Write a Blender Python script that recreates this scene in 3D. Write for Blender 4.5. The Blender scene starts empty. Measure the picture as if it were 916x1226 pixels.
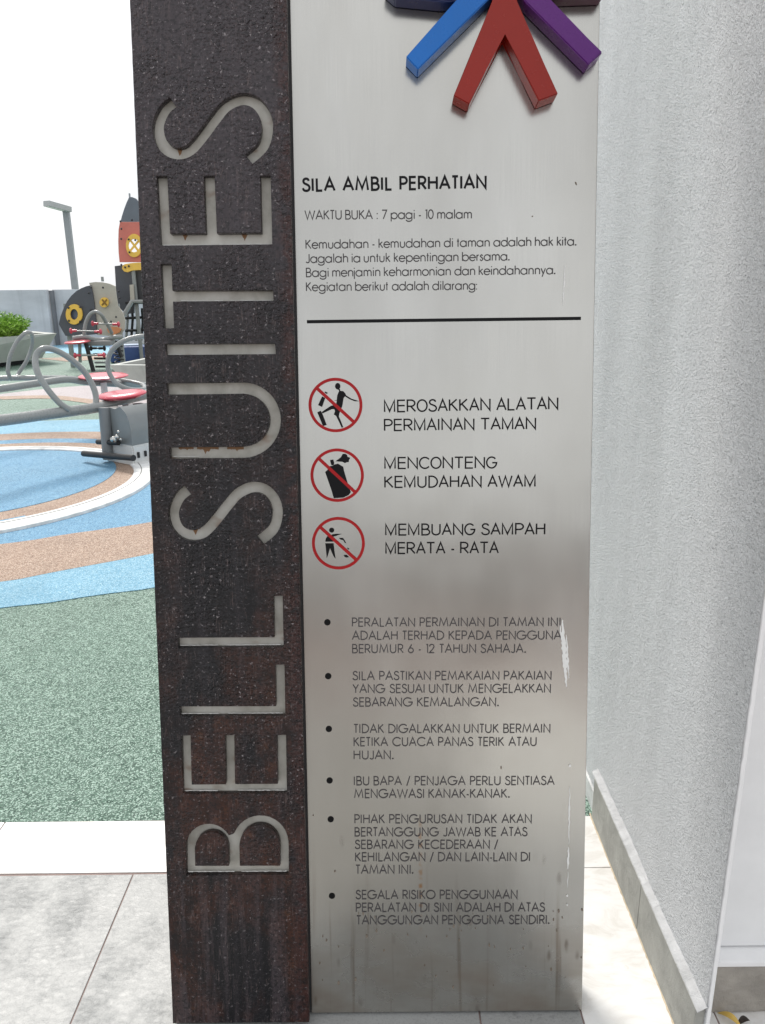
import bpy, bmesh, math, random
from mathutils import Vector, Matrix, noise
random.seed(7)
S = bpy.context.scene
COL = S.collection
rad = math.radians

# ---------------------------------------------------------------- camera
TH, RO, FPX, EYE = rad(16.25), rad(.62), 920.0, 1.5
Fw = Vector((0, math.cos(TH), -math.sin(TH)))
U0 = Vector((0, math.sin(TH), math.cos(TH)))
R0 = Vector((1, 0, 0))
Rt = R0*math.cos(RO) - U0*math.sin(RO)
Up = R0*math.sin(RO) + U0*math.cos(RO)
CAM = Vector((0, 0, EYE))
cd = bpy.data.cameras.new('camera')
cam = bpy.data.objects.new('camera', cd); COL.objects.link(cam)
m = Matrix((Rt, Up, -Fw)).transposed().to_4x4(); m.translation = CAM
cam.matrix_world = m
cd.sensor_fit = 'VERTICAL'; cd.sensor_height = 36; cd.lens = 36*FPX/1226
cd.clip_start = .02; cd.clip_end = 2000
S.camera = cam

# ---------------------------------------------------------------- world, sun, exposure
SUN_EL, SUN_AZ = rad(50), rad(-27)        # azimuth from +Y towards +X
w = bpy.data.worlds.new('World'); S.world = w; w.use_nodes = True
nt = w.node_tree; nt.nodes.clear()
sky = nt.nodes.new('ShaderNodeTexSky'); sky.sky_type = 'NISHITA'; sky.sun_disc = False
sky.sun_elevation = SUN_EL; sky.sun_rotation = SUN_AZ; sky.dust_density = 3; sky.air_density = 1.2
tc = nt.nodes.new('ShaderNodeTexCoord')
nz = nt.nodes.new('ShaderNodeTexNoise'); nz.inputs['Scale'].default_value = 2.2; nz.inputs['Detail'].default_value = 5
nt.links.new(tc.outputs['Generated'], nz.inputs['Vector'])
cr = nt.nodes.new('ShaderNodeValToRGB')
cr.color_ramp.elements[0].position = .3; cr.color_ramp.elements[0].color = (.62, .64, .68, 1)
cr.color_ramp.elements[1].position = .7; cr.color_ramp.elements[1].color = (1, 1, 1, 1)
nt.links.new(nz.outputs['Fac'], cr.inputs['Fac'])
sc_ = nt.nodes.new('ShaderNodeVectorMath'); sc_.operation = 'SCALE'; sc_.inputs['Scale'].default_value = 13.5
nt.links.new(cr.outputs['Color'], sc_.inputs[0])
mx = nt.nodes.new('ShaderNodeMixRGB'); mx.inputs['Fac'].default_value = .88
nt.links.new(sky.outputs['Color'], mx.inputs[1]); nt.links.new(sc_.outputs[0], mx.inputs[2])
bg = nt.nodes.new('ShaderNodeBackground'); bg.inputs['Strength'].default_value = .09
nt.links.new(mx.outputs['Color'], bg.inputs['Color'])
wo = nt.nodes.new('ShaderNodeOutputWorld'); nt.links.new(bg.outputs[0], wo.inputs[0])
sl = bpy.data.lights.new('sun', 'SUN'); sl.energy = 2.8; sl.angle = rad(18); sl.color = (1, .96, .9)
so = bpy.data.objects.new('sun', sl); COL.objects.link(so)
sd = Vector((math.sin(SUN_AZ)*math.cos(SUN_EL), math.cos(SUN_AZ)*math.cos(SUN_EL), math.sin(SUN_EL)))
so.rotation_euler = sd.to_track_quat('Z', 'Y').to_euler(); so.location = (0, 0, 30)
S.view_settings.view_transform = 'Standard'; S.view_settings.look = 'None'
S.view_settings.exposure = .22; S.view_settings.gamma = 1

# ---------------------------------------------------------------- helpers
def ray(x, y): return Fw + Rt*((x-458)/FPX) - Up*((y-613)/FPX)
def gz(x, y, z=0.0):                       # measured point of the photo -> point at height z
    d = ray(x, y); return CAM + d*((z-EYE)/d.z)
def gy(x, y, Y):                           # measured point -> point at distance Y
    d = ray(x, y); return CAM + d*(Y/d.y)

def lin(c):
    return tuple((v/255/12.92 if v/255 <= .04045 else ((v/255+.055)/1.055)**2.4) for v in c)

def link(name, me, mat=None, parent=None):
    o = bpy.data.objects.new(name, me); COL.objects.link(o)
    if mat is not None and not me.materials: me.materials.append(mat)
    if parent is not None: o.parent = parent
    return o
def tag(o, label=None, cat=None, group=None, kind=None):
    if label: o['label'] = label
    if cat: o['category'] = cat
    if group: o['group'] = group
    if kind: o['kind'] = kind
    return o
def empty(name, loc, rz=0):
    o = bpy.data.objects.new(name, None); COL.objects.link(o); o.location = loc; o.rotation_euler.z = rz
    o.empty_display_size = .1
    return o
def finish(bm, name, mat, parent=None, smooth=False, off=None):
    bmesh.ops.recalc_face_normals(bm, faces=bm.faces)
    if off is not None: bmesh.ops.translate(bm, verts=bm.verts, vec=-Vector(off))
    me = bpy.data.meshes.new(name); bm.to_mesh(me); bm.free()
    if smooth:
        for p in me.polygons: p.use_smooth = True
        me.set_sharp_from_angle(angle=rad(40))
    return link(name, me, mat, parent)
def box(bm, c, s, rot=None, bev=0):
    g = bmesh.ops.create_cube(bm, size=1)
    vs = g['verts']
    M = Matrix.Translation(Vector(c)) @ (rot.to_4x4() if rot else Matrix.Identity(4)) @ Matrix.Diagonal((s[0], s[1], s[2], 1))
    bmesh.ops.transform(bm, matrix=M, verts=vs)
    if bev:
        es = list({e for v in vs for e in v.link_edges})
        bmesh.ops.bevel(bm, geom=es, offset=bev, segments=2, affect='EDGES', profile=.7)
def prism(bm, poly, ax, bx_, nx, o, d0, d1):
    """closed outline poly (a,b) swept along nx from d0 to d1"""
    lo = [bm.verts.new(o + ax*p[0] + bx_*p[1] + nx*d0) for p in poly]
    hi = [bm.verts.new(o + ax*p[0] + bx_*p[1] + nx*d1) for p in poly]
    bm.faces.new(lo[::-1]); bm.faces.new(hi)
    n = len(poly)
    for i in range(n): bm.faces.new((lo[i], lo[(i+1) % n], hi[(i+1) % n], hi[i]))
def tube(bm, pts, r, closed=False, seg=10):
    pts = [Vector(p) for p in pts]; n = len(pts); rings = []
    rr = r if isinstance(r, (list, tuple)) else [r]*n
    prev = None
    for i, p in enumerate(pts):
        a = pts[(i-1) % n] if (closed or i > 0) else p
        b = pts[(i+1) % n] if (closed or i < n-1) else p
        t = (b-a).normalized()
        if prev is None:
            s = t.orthogonal().normalized()
        else:
            s = (prev - t*prev.dot(t)).normalized()
        prev = s; q = t.cross(s)
        rings.append([bm.verts.new(p + (s*math.cos(k*2*math.pi/seg) + q*math.sin(k*2*math.pi/seg))*rr[i]) for k in range(seg)])
    for i in range(n if closed else n-1):
        A, B = rings[i], rings[(i+1) % n]
        sh = 0
        if closed and i == n-1:
            sh = min(range(seg), key=lambda h: (A[0].co-B[h].co).length)
        for k in range(seg): bm.faces.new((A[k], A[(k+1) % seg], B[(k+1+sh) % seg], B[(k+sh) % seg]))
    if not closed:
        bm.faces.new(rings[0][::-1]); bm.faces.new(rings[-1])
def catmull(pts, n=8, closed=False):
    P = [Vector(p) for p in pts]; out = []; L = len(P)
    for i in range(L if closed else L-1):
        if closed: p0, p1, p2, p3 = P[(i-1) % L], P[i], P[(i+1) % L], P[(i+2) % L]
        else: p0, p1, p2, p3 = P[max(i-1, 0)], P[i], P[i+1], P[min(i+2, L-1)]
        for k in range(n):
            t = k/n
            out.append(.5*((2*p1) + (p2-p0)*t + (2*p0-5*p1+4*p2-p3)*t*t + (3*p1-p0-3*p2+p3)*t**3))
    if not closed: out.append(P[-1])
    return out

# ---------------------------------------------------------------- materials
def mat(name, base=(.5, .5, .5), rough=.5, metal=0, spec=.5, coat=0):
    M = bpy.data.materials.new(name); M.use_nodes = True
    b = M.node_tree.nodes['Principled BSDF']
    b.inputs['Base Color'].default_value = (*base, 1); b.inputs['Roughness'].default_value = rough
    b.inputs['Metallic'].default_value = metal; b.inputs['Specular IOR Level'].default_value = spec
    b.inputs['Coat Weight'].default_value = coat
    if coat and coat < .1: b.inputs['Specular IOR Level'].default_value = .28
    return M
class N:
    def __init__(s, M):
        s.M = M; s.t = M.node_tree; s.b = s.t.nodes['Principled BSDF']
        s.tc = s.t.nodes.new('ShaderNodeTexCoord'); s.geo = None; s.bump = None
    def co(s, scale=(1, 1, 1), world=False, loc=(0, 0, 0)):
        mp = s.t.nodes.new('ShaderNodeMapping'); mp.inputs['Scale'].default_value = scale; mp.inputs['Location'].default_value = loc
        if world:
            if not s.geo: s.geo = s.t.nodes.new('ShaderNodeNewGeometry')
            s.t.links.new(s.geo.outputs['Position'], mp.inputs['Vector'])
        else: s.t.links.new(s.tc.outputs['Object'], mp.inputs['Vector'])
        return mp.outputs[0]
    def noise(s, co, scale=5, detail=4, rough=.55, dist=0):
        n = s.t.nodes.new('ShaderNodeTexNoise'); n.inputs['Scale'].default_value = scale
        n.inputs['Detail'].default_value = detail; n.inputs['Roughness'].default_value = rough; n.inputs['Distortion'].default_value = dist
        s.t.links.new(co, n.inputs['Vector']); return n.outputs['Fac']
    def voro(s, co, scale=5, out='Distance', rnd=1, feature='F1'):
        n = s.t.nodes.new('ShaderNodeTexVoronoi'); n.inputs['Scale'].default_value = scale; n.inputs['Randomness'].default_value = rnd
        n.feature = feature
        s.t.links.new(co, n.inputs['Vector']); return n.outputs[out]
    def ramp(s, f, stops, interp='LINEAR'):
        r = s.t.nodes.new('ShaderNodeValToRGB'); r.color_ramp.interpolation = interp
        while len(r.color_ramp.elements) < len(stops): r.color_ramp.elements.new(.5)
        for e, (p, c) in zip(r.color_ramp.elements, stops):
            e.position = p; e.color = (*c, 1) if isinstance(c, tuple) else (c, c, c, 1)
        s.t.links.new(f, r.inputs['Fac']); return r.outputs['Color']
    def mix(s, f, a, b, mode='MIX'):
        x = s.t.nodes.new('ShaderNodeMixRGB'); x.blend_type = mode
        for k, v in zip((0, 1, 2), (f, a, b)):
            if isinstance(v, (int, float)): x.inputs[k].default_value = v if k == 0 else (v, v, v, 1)
            elif isinstance(v, tuple): x.inputs[k].default_value = (*v, 1)
            else: s.t.links.new(v, x.inputs[k])
        return x.outputs[0]
    def math(s, op, a, b=0.0, clamp=False):
        x = s.t.nodes.new('ShaderNodeMath'); x.operation = op; x.use_clamp = clamp
        for k, v in zip((0, 1), (a, b)):
            if isinstance(v, (int, float)): x.inputs[k].default_value = v
            else: s.t.links.new(v, x.inputs[k])
        return x.outputs[0]
    def sep(s, co, ax):
        x = s.t.nodes.new('ShaderNodeSeparateXYZ'); s.t.links.new(co, x.inputs[0]); return x.outputs[ax]
    def rng(s, v, a, b, c=0., d=1.):
        x = s.t.nodes.new('ShaderNodeMapRange'); x.interpolation_type = 'SMOOTHSTEP'
        for k, q in zip(('From Min', 'From Max', 'To Min', 'To Max'), (a, b, c, d)): x.inputs[k].default_value = q
        s.t.links.new(v, x.inputs['Value']); return x.outputs[0]
    def base(s, c): s.t.links.new(c, s.b.inputs['Base Color'])
    def rough(s, c): s.t.links.new(c, s.b.inputs['Roughness'])
    def bmp(s, h, strength=.5, dist=.01):
        x = s.t.nodes.new('ShaderNodeBump'); x.inputs['Strength'].default_value = strength; x.inputs['Distance'].default_value = dist
        s.t.links.new(h, x.inputs['Height'])
        if s.bump: s.t.links.new(s.bump, x.inputs['Normal'])
        s.bump = x.outputs[0]; s.t.links.new(s.bump, s.b.inputs['Normal'])

def m_steel():
    M = mat('brushed_steel', (.6, .59, .57), .34, 1); n = N(M)
    c = n.co(); z = n.sep(c, 2)
    x, y = n.sep(c, 0), n.sep(c, 1)
    br = n.noise(n.co((900, 6, 1)), 1, 3, .6)
    blot = n.noise(n.co((3, 1.2, 1)), 1.6, 3)
    base = n.ramp(blot, [(.3, (.46, .45, .415)), (.7, (.555, .548, .515))])
    base = n.mix(n.math('MULTIPLY', n.rng(br, .35, .65), .30), base, (.46, .45, .43))
    # dirt spots and run marks on the lower part of the sheet
    low = n.rng(y, .52, .06)
    wob = n.noise(n.co((60, 25, 1)), 1, 3)
    sp = n.voro(n.co((34, 13, 1), loc=(3.1, .7, 0)), 1)
    spm = n.rng(n.math('ADD', sp, n.math('MULTIPLY', wob, .22)), .35, .17)
    msk = n.rng(n.noise(n.co((9, 7, 1)), 1, 2), .44, .6)
    spm = n.math('MULTIPLY', n.math('MULTIPLY', spm, msk), low, True)
    base = n.mix(n.math('MULTIPLY', spm, .62), base, (.10, .075, .055))
    drip = n.rng(n.noise(n.co((48, 1.6, 1)), 1, 3), .56, .72)
    base = n.mix(n.math('MULTIPLY', n.math('MULTIPLY', drip, n.rng(y, .44, .10)), .50), base, (.17, .115, .07))
    film = n.math('MULTIPLY', n.rng(y, .30, .0), n.rng(n.noise(n.co((5, 9, 1)), 1, 4), .35, .65))
    base = n.mix(n.math('MULTIPLY', film, .55), base, (.25, .18, .125))
    # one orange rust run below the lettering
    rx = n.math('ABSOLUTE', n.math('SUBTRACT', x, n.math('ADD', .0905, n.math('MULTIPLY', wob, .008))))
    run = n.math('MULTIPLY', n.rng(rx, .006, .001), n.math('MULTIPLY', n.rng(y, .18, .24), n.rng(y, .47, .38)))
    run = n.math('MULTIPLY', run, n.rng(n.noise(n.co((20, 45, 1)), 1, 2), .42, .6))
    base = n.mix(n.math('MULTIPLY', run, .8), base, (.42, .22, .09))
    n.base(base)
    n.rough(n.mix(n.math('MAXIMUM', spm, n.math('MULTIPLY', film, .6)), n.ramp(blot, [(.3, .20), (.7, .27)]), .55))
    n.bmp(br, .10, .0006)
    n.bmp(n.noise(n.co((4, 3, 1)), 1, 2), .6, .006)
    return M
def m_rust():
    M = mat('weathered_rusty_steel', (.03, .02, .018), .4, 0, .40); n = N(M)
    c = n.co(); x, y = n.sep(c, 0), n.sep(c, 1)
    big = n.noise(n.co((5, 2.6, 1), loc=(1.3, 4, 0)), 1.3, 5, .6)
    drip = n.noise(n.co((55, 1.5, 1)), 1, 4, .6, .3)
    fine = n.noise(n.co(), 125, 4, .75)
    mid = n.noise(n.co(loc=(3, 1, 0)), 34, 4, .65)
    black = (.0058, .0052, .0070)
    brown = n.ramp(mid, [(.35, (.020, .0075, .0052)), (.6, (.046, .0150, .0088)), (.74, (.080, .030, .012))])
    lowr = n.rng(y, 1.55, .3)
    red = n.math('MULTIPLY', n.rng(big, .42, .57), n.math('ADD', .12, n.math('MULTIPLY', n.rng(y, 1.35, .45), .88)), True)
    b = n.mix(red, black, brown)
    top = n.rng(y, 1.25, 1.8)
    gm = n.math('MULTIPLY', n.rng(drip, .46, .66), n.math('ADD', .30, n.math('MULTIPLY', top, .6)))
    b = n.mix(n.math('MULTIPLY', gm, .7), b, (.050, .042, .050))
    low = n.math('MULTIPLY', n.rng(y, .50, .18), n.rng(n.noise(n.co((38, 3.2, 1), loc=(2, 9, 0)), 1, 4, .6, .4), .45, .62))
    b = n.mix(n.math('MULTIPLY', low, .5), b, (.075, .058, .064))
    b = n.mix(n.math('MULTIPLY', top, .75), b, (.056, .045, .051))  # greyer towards the top: reflected sky put into the colour
    edge = n.math('MULTIPLY', n.rng(x, -.178, -.152), n.rng(mid, .36, .55))
    b = n.mix(n.math('MULTIPLY', edge, .8), b, (.042, .013, .010))
    crust = n.rng(n.noise(n.co((4, 3, 1), loc=(0, 2.2, 0)), 2.6, 5, .65), .34, .66)
    crust = n.math('MULTIPLY', crust, n.rng(y, .12, .62, .15, 1.0))
    # pale specks: sparkle of the crust put into the colour, denser where crusted
    spk = n.rng(fine, .59, .67)
    b = n.mix(n.math('MULTIPLY', spk, n.math('ADD', .24, n.math('MULTIPLY', crust, .60))), b, (.46, .42, .43))
    drk = n.rng(n.noise(n.co(loc=(8, 8, 0)), 130, 4, .7), .50, .60)
    b = n.mix(n.math('MULTIPLY', drk, .7), b, (.004, .004, .005))
    vein = n.noise(n.co((75, 6, 1), loc=(7, 2, 0)), 1, 3, .6, 1.2)
    line = n.math('MULTIPLY', n.rng(n.math('ABSOLUTE', n.math('SUBTRACT', vein, .5)), .013, .002), n.rng(mid, .42, .58))
    b = n.mix(n.math('MULTIPLY', line, .42), b, (.17, .125, .12))
    n.base(b)
    lump = n.noise(n.co(), 135, 3, .65)
    grit = n.voro(n.co(), 210, feature='SMOOTH_F1')
    n.rough(n.mix(crust, n.ramp(fine, [(.3, .30), (.7, .46)]), n.ramp(fine, [(.35, .08), (.65, .26)])))
    n.bmp(n.math('MULTIPLY', lump, n.math('ADD', .10, crust)), 1, .0085)
    n.bmp(n.math('MULTIPLY', grit, n.math('ADD', .08, crust)), 1, -.0038)
    n.bmp(drip, .4, .004)
    return M
def m_letter():
    M = mat('aged_white_letter_backing', (.5, .48, .43), .5); n = N(M)
    a = n.noise(n.co((18, 14, 1)), 1, 4, .6)
    b = n.ramp(a, [(.32, (.36, .345, .30)), (.5, (.50, .485, .435)), (.7, (.60, .59, .545))])
    s = n.math('MULTIPLY', n.rng(n.noise(n.co((16, 22, 1), loc=(5, 1, 0)), 1, 2), .60, .72), .6)
    b = n.mix(s, b, (.23, .10, .035))
    n.base(b); n.bmp(a, .3, .002); return M
def m_stucco(base=(.77, .785, .80)):
    M = mat('rough_grey_stucco', base, .75, 0, .35); n = N(M)
    g = n.noise(n.co(), 190, 4, .65); v = n.voro(n.co(), 260)
    big = n.noise(n.co((2, 2.6, .5)), 1.7, 4)
    d = n.ramp(big, [(.3, tuple(.90*q for q in base)), (.7, tuple(min(1.06*q, .86) for q in base))])
    pit_shade = n.rng(n.noise(n.co(), 170, 4, .75), .54, .64)
    n.base(n.mix(n.math('MULTIPLY', pit_shade, .36), d, (.27, .28, .29)))  # shaded side of the grain painted in as dark dots
    n.bmp(g, 1, .010); n.bmp(v, .6, .003); return M
def m_smooth(base=(.72, .73, .73), name='smooth_white_render', bump=.2):
    M = mat(name, base, .6); n = N(M)
    g = n.noise(n.co(), 9, 5, .6); f = n.noise(n.co(), 120, 3)
    n.base(n.ramp(g, [(.3, tuple(q*.92 for q in base)), (.7, base)])); n.bmp(f, bump, .001); return M
def m_mortar(base, name, sc=40):
    M = mat(name, base, .8); n = N(M)
    g = n.noise(n.co(), sc, 6, .65, .5); p = n.noise(n.co(), 14, 4)
    b = n.ramp(p, [(.3, tuple(q*.8 for q in base)), (.7, tuple(min(1, q*1.15) for q in base))])
    n.base(n.mix(n.math('MULTIPLY', n.rng(g, .62, .72), .5), b, tuple(q*.55 for q in base)))
    n.bmp(g, .9, .004); return M
def m_rubber(name, dark, mid, light, fade=.75):
    M = mat(name, mid, .62, 0, .5); n = N(M)
    c = n.co(world=True)
    cell = n.voro(c, 260, 'Color'); d = n.voro(c, 260)
    v = n.sep(cell, 0)
    b = n.ramp(v, [(0, dark), (.26, dark), (.40, mid), (.62, mid), (.82, light)])
    cn = n.noise(c, 1.2, 5, .6); cl = n.noise(c, 28, 4, .6)
    b = n.mix(n.math('MULTIPLY', n.rng(cl, .35, .7), .22), b, light)
    st = n.noise(c, .7, 6, .7); b = n.mix(n.math('MULTIPLY', n.rng(st, .52, .68), .28), b, tuple(q*.5 for q in mid))
    b = n.mix(n.math('MULTIPLY', n.rng(cn, .35, .7), .18), b, tuple(min(1, q*1.25+.03) for q in mid))
    n.base(b); n.bmp(d, .9, -.004); n.bmp(n.noise(c, 70, 3), .6, .004); return M
def m_tile(name, base, emb=.5, sc=14):
    M = mat(name, base, .42, 0, .5); n = N(M)
    c = n.co(world=True)
    a = n.noise(n.co((.8, 1.25, 1), world=True), sc*4.5, 6, .72, .7); p = n.noise(c, 3.1, 5, .6); f = n.noise(c, 230, 3)
    oi = n.t.nodes.new('ShaderNodeObjectInfo')
    b = n.ramp(p, [(.3, tuple(q*.93 for q in base)), (.7, tuple(min(q*1.05, .86) for q in base))])
    b = n.mix(n.math('MULTIPLY', n.rng(f, .48, .68), .38), b, tuple(q*.55 for q in base))
    b = n.mix(n.math('MULTIPLY', oi.outputs['Random'], .16), b, tuple(q*.7 for q in base))
    pat = n.rng(n.noise(c, 3.3, 5, .7), .44, .66)
    b = n.mix(n.math('MULTIPLY', n.math('MULTIPLY', n.rng(a, .48, .40), pat), .62*emb), b, tuple(q*.38 for q in base))
    n.base(b)
    n.rough(n.ramp(a, [(.3, .5), (.7, .34)]))
    n.bmp(n.math('MULTIPLY', a, n.math('ADD', .25, pat)), emb, .0042); n.bmp(f, .35, .0012); return M
def m_white_tile():
    M = mat('white_border_tile', (.80, .80, .79), .35); n = N(M)
    c = n.co(world=True)
    p = n.noise(n.co((1, 2, 1), world=True), 9, 6, .65, .8)
    b = n.ramp(p, [(.28, (.58, .555, .51)), (.5, (.72, .71, .69)), (.75, (.78, .78, .77))])
    s = n.math('MULTIPLY', n.rng(n.noise(c, 36, 5, .7), .60, .74), .35)
    n.base(n.mix(s, b, (.45, .42, .37))); return M
def m_paint(name, base, rough=.3, coat=.4, metal=0):
    M = mat(name, base, rough, metal, .5, coat); n = N(M)
    g = n.noise(n.co(), 60, 4); n.rough(n.ramp(g, [(.3, max(rough-.08, .04)), (.7, rough+.08)]))
    n.base(n.ramp(n.noise(n.co(), 7, 4), [(.3, tuple(q*.88 for q in base)), (.7, base)]))
    n.bmp(n.noise(n.co(), 12, 2), .04, .001); return M
def m_concrete(name, base):
    M = mat(name, base, .8); n = N(M)
    p = n.noise(n.co((.6, .6, 1.6)), 1.4, 6, .6); st = n.noise(n.co((6, 6, .35)), 1, 4)
    b = n.ramp(p, [(.3, tuple(q*.82 for q in base)), (.7, tuple(q*1.1 for q in base))])
    n.base(n.mix(n.math('MULTIPLY', n.rng(st, .5, .72), .3), b, tuple(q*.6 for q in base)))
    n.bmp(n.noise(n.co(), 30, 4), .3, .004); return M

STEEL = m_steel(); RUST = m_rust(); LET = m_letter()
STUC = m_stucco(); SMOOTH = m_smooth((.83, .835, .835)); SEAL = m_mortar((.47, .475, .48), 'white_cement_fillet', 55)
SKIRT = m_mortar((.30, .30, .275), 'grey_stone_skirting', 24); STONE = m_mortar((.33, .305, .27), 'rough_brown_stone', 60)
TILE = m_tile('grey_slate_tile', (.305, .31, .305), .8); DTILE = m_tile('dark_grey_tile', (.32, .31, .292)); WTILE = m_white_tile()
GROUT = m_mortar((.30, .22, .20), 'pinkish_grout', 90)
BLACK = mat('black_print', (.004, .004, .005), .45, 0, .18); GREYP = mat('faded_dark_print', (.075, .070, .072), .5, 0, .2)
REDP = mat('red_vinyl_print', (.37, .010, .012), .4, 0, .22)
SHINY = mat('clear_sealant_bead', (.62, .61, .58), .10, 0, .8, 1)

# ---------------------------------------------------------------- ground and paving
bm = bmesh.new()
bmesh.ops.create_grid(bm, x_segments=2, y_segments=2, size=300)
g = finish(bm, 'ground', m_concrete('far_ground_concrete', (.34, .33, .315))); g.location = (0, 0, -.06); tag(g, kind='structure')

bm = bmesh.new(); box(bm, (0, -3.04, -.028), (16, 9.925, .050))
pav = finish(bm, 'pavement', GROUT); tag(pav, kind='structure')
def tile_mesh(name, sx, sy, M, h=.012, bev=.0015):
    bm = bmesh.new(); box(bm, (0, 0, -h/2), (sx, sy, h), bev=bev)
    bmesh.ops.recalc_face_normals(bm, faces=bm.faces)
    me = bpy.data.meshes.new(name); bm.to_mesh(me); bm.free(); me.materials.append(M); return me
J = .0035
X0, Y1 = -.678, 1.7075
tx, ty = .874, .4365
GX = [-.678 + .874*k for k in range(-4, 1)] + [.4155]
def put(name, me, x, y, z=0, parent=pav):
    o = bpy.data.objects.new(name, me); COL.objects.link(o); o.location = (x, y, z); o.parent = parent; return o
# grey tiles left of the border, rows running back under the viewer
cache = {}
def tile(x0, x1, y0, y1, M, nm):
    k = (round(x1-x0, 3), round(y1-y0, 3), nm)
    if k not in cache: cache[k] = tile_mesh(nm, x1-x0-J, y1-y0-J, M)
    put(nm, cache[k], (x0+x1)/2, (y0+y1)/2, .004*0 + random.uniform(-.0006, .0006))
rows = [1.7075 - .875*k for k in range(0, 7)]
for r in range(len(rows)-1):
    xs = [-.678 - .875*4, -.678 - .875*3, -.678 - .875*2, -.678-.875, -.678, .197, .4155] if r != 0 else [-.678-.875*4, -.678-.875*3, -.678-.875*2, -.678-.875, -.678, .197, .4155]
    for a, b in zip(xs, xs[1:]): tile(a, b, rows[r+1], rows[r], TILE if r == 0 else DTILE, 'grey_tile' if r == 0 else 'dark_grey_tile')
# white border across the front of the play surface and along the pillar
bx = [-1.122-.9*k for k in range(4, -1, -1)] + [-.222, .1, .72]
bx = [-4.722, -3.822, -2.922, -2.022, -1.122, -.222, .678]
for a, b in zip(bx, bx[1:]): tile(a, b, 1.7125, 1.924, WTILE, 'white_tile')
wy = [1.7125, 1.05, .15, -.75, -1.65, -2.55, -3.45]
for a, b in zip(wy, wy[1:]): tile(.4155, .7, b, a, WTILE, 'white_tile')
for a, b in zip(wy[1:], wy[2:]): tile(.7, 1.6, b, a, WTILE, 'white_tile')
tile(.7, 1.6, 1.05, 1.7125, WTILE, 'white_tile')

# ---------------------------------------------------------------- play surface
GREEN = m_rubber('green_rubber_granules', (.022, .058, .040), (.080, .160, .115), (.42, .56, .48))
BLUE = m_rubber('blue_rubber_granules', (.045, .16, .29), (.085, .27, .46), (.30, .52, .66))
LBLUE = m_rubber('light_blue_rubber_granules', (.09, .26, .38), (.15, .39, .56), (.42, .64, .74))
PEACH = m_rubber('peach_rubber_granules', (.15, .085, .055), (.36, .235, .165), (.62, .49, .39))
PINK = m_rubber('pink_rubber_granules', (.30, .24, .25), (.44, .40, .41), (.60, .56, .57))
WKERB = m_mortar((.72, .73, .72), 'white_painted_kerb', 30)
def sheet(name, pts, z, M, kind='structure', smooth=6, closed=True, th=.03):
    P = [Vector((p[0], p[1], 0)) for p in pts]
    if smooth: P = catmull(P, smooth, True)
    bm = bmesh.new()
    top = [bm.verts.new((p.x, p.y, z)) for p in P]; bot = [bm.verts.new((p.x, p.y, z-th)) for p in P]
    f = bm.faces.new(top)
    n = len(P)
    for i in range(n): bm.faces.new((top[i], bot[i], bot[(i+1) % n], top[(i+1) % n]))
    bmesh.ops.triangulate(bm, faces=[f], ngon_method='EAR_CLIP')
    me = bpy.data.meshes.new(name); bm.normal_update()
    for q in bm.faces:
        if abs(q.normal.z) > .5 and q.normal.z < 0: q.normal_flip()
    bm.to_mesh(me); bm.free()
    o = link(name, me, M); tag(o, kind=kind); return o
sheet('green_rubber_surface', [(-40, 1.926), (8, 1.926), (8, 40), (-40, 40)], -.002, GREEN, smooth=0, th=.05)
def G2(*px): return [tuple(gz(x, y)[:2]) for x, y in px]
def band(name, near, far, z, M):
    """near and far edges as lists of ground points from left to right; joined into one sheet"""
    def res(L, n=90):
        c = catmull([Vector((p[0], p[1], 0)) for p in L], 8); d = [0]
        for p, q in zip(c, c[1:]): d.append(d[-1]+(q-p).length)
        out = []; k = 0
        for i in range(n+1):
            t_ = d[-1]*i/n
            while k < len(c)-2 and d[k+1] < t_: k += 1
            out.append(c[k].lerp(c[k+1], min(max((t_-d[k])/max(d[k+1]-d[k], 1e-9), 0), 1)))
        return out
    A, B = res(near), res(far); bm = bmesh.new()
    va = [bm.verts.new((p.x, p.y, z)) for p in A]; vb = [bm.verts.new((p.x, p.y, z)) for p in B]
    vc = [bm.verts.new((p.x, p.y, z-.003)) for p in A]; vd = [bm.verts.new((p.x, p.y, z-.003)) for p in B]
    for i in range(len(A)-1):
        bm.faces.new((va[i], va[i+1], vb[i+1], vb[i])); bm.faces.new((vc[i], vc[i+1], va[i+1], va[i])); bm.faces.new((vb[i], vb[i+1], vd[i+1], vd[i]))
    me = bpy.data.meshes.new(name); bm.to_mesh(me); bm.free(); o = link(name, me, M); tag(o, kind='structure'); return o
near_g = [(-9, 2.6), (-6, 2.75), (-3.2, 3.1)] + G2((0, 728), (50, 723), (100, 715), (150, 708), (187, 703)) + [(-.4, 4.25), (.6, 5.2), (1.1, 6.6), (1.0, 8.2)]
lb_f = [(-9, 2.9), (-6, 3.05), (-3.4, 3.4)] + G2((0, 697), (60, 686), (120, 675), (183, 663)) + [(-.75, 4.75), (.05, 5.7), (.4, 6.8), (.3, 8.1)]
pu = [(-9, 3.5), (-6, 3.6), (-3.7, 4.05)] + G2((0, 652), (80, 640), (183, 625)) + [(-1.05, 5.45), (-.5, 6.2), (-.35, 7.0), (-.6, 8.0)]
blu_f = [(-9, 5), (-6, 5), (-4.1, 5.2), (-3.2, 5.5), (-1.9, 6.5), (-1.4, 7.0), (-1.1, 8.0)]
blu_f = [(-9, 7.2), (-6.4, 7.6), (-4.5, 8.0), (-3.4, 8.1), (-2.2, 8.05), (-1.3, 8.1), (-.6, 8.05)]
band('light_blue_rubber_band', near_g, lb_f, .002, LBLUE)
band('peach_rubber_band', lb_f, pu, .003, PEACH)
band('blue_rubber_band', pu, blu_f, .0025, BLUE)
CX, CY = -3.45, 6.02
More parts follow.
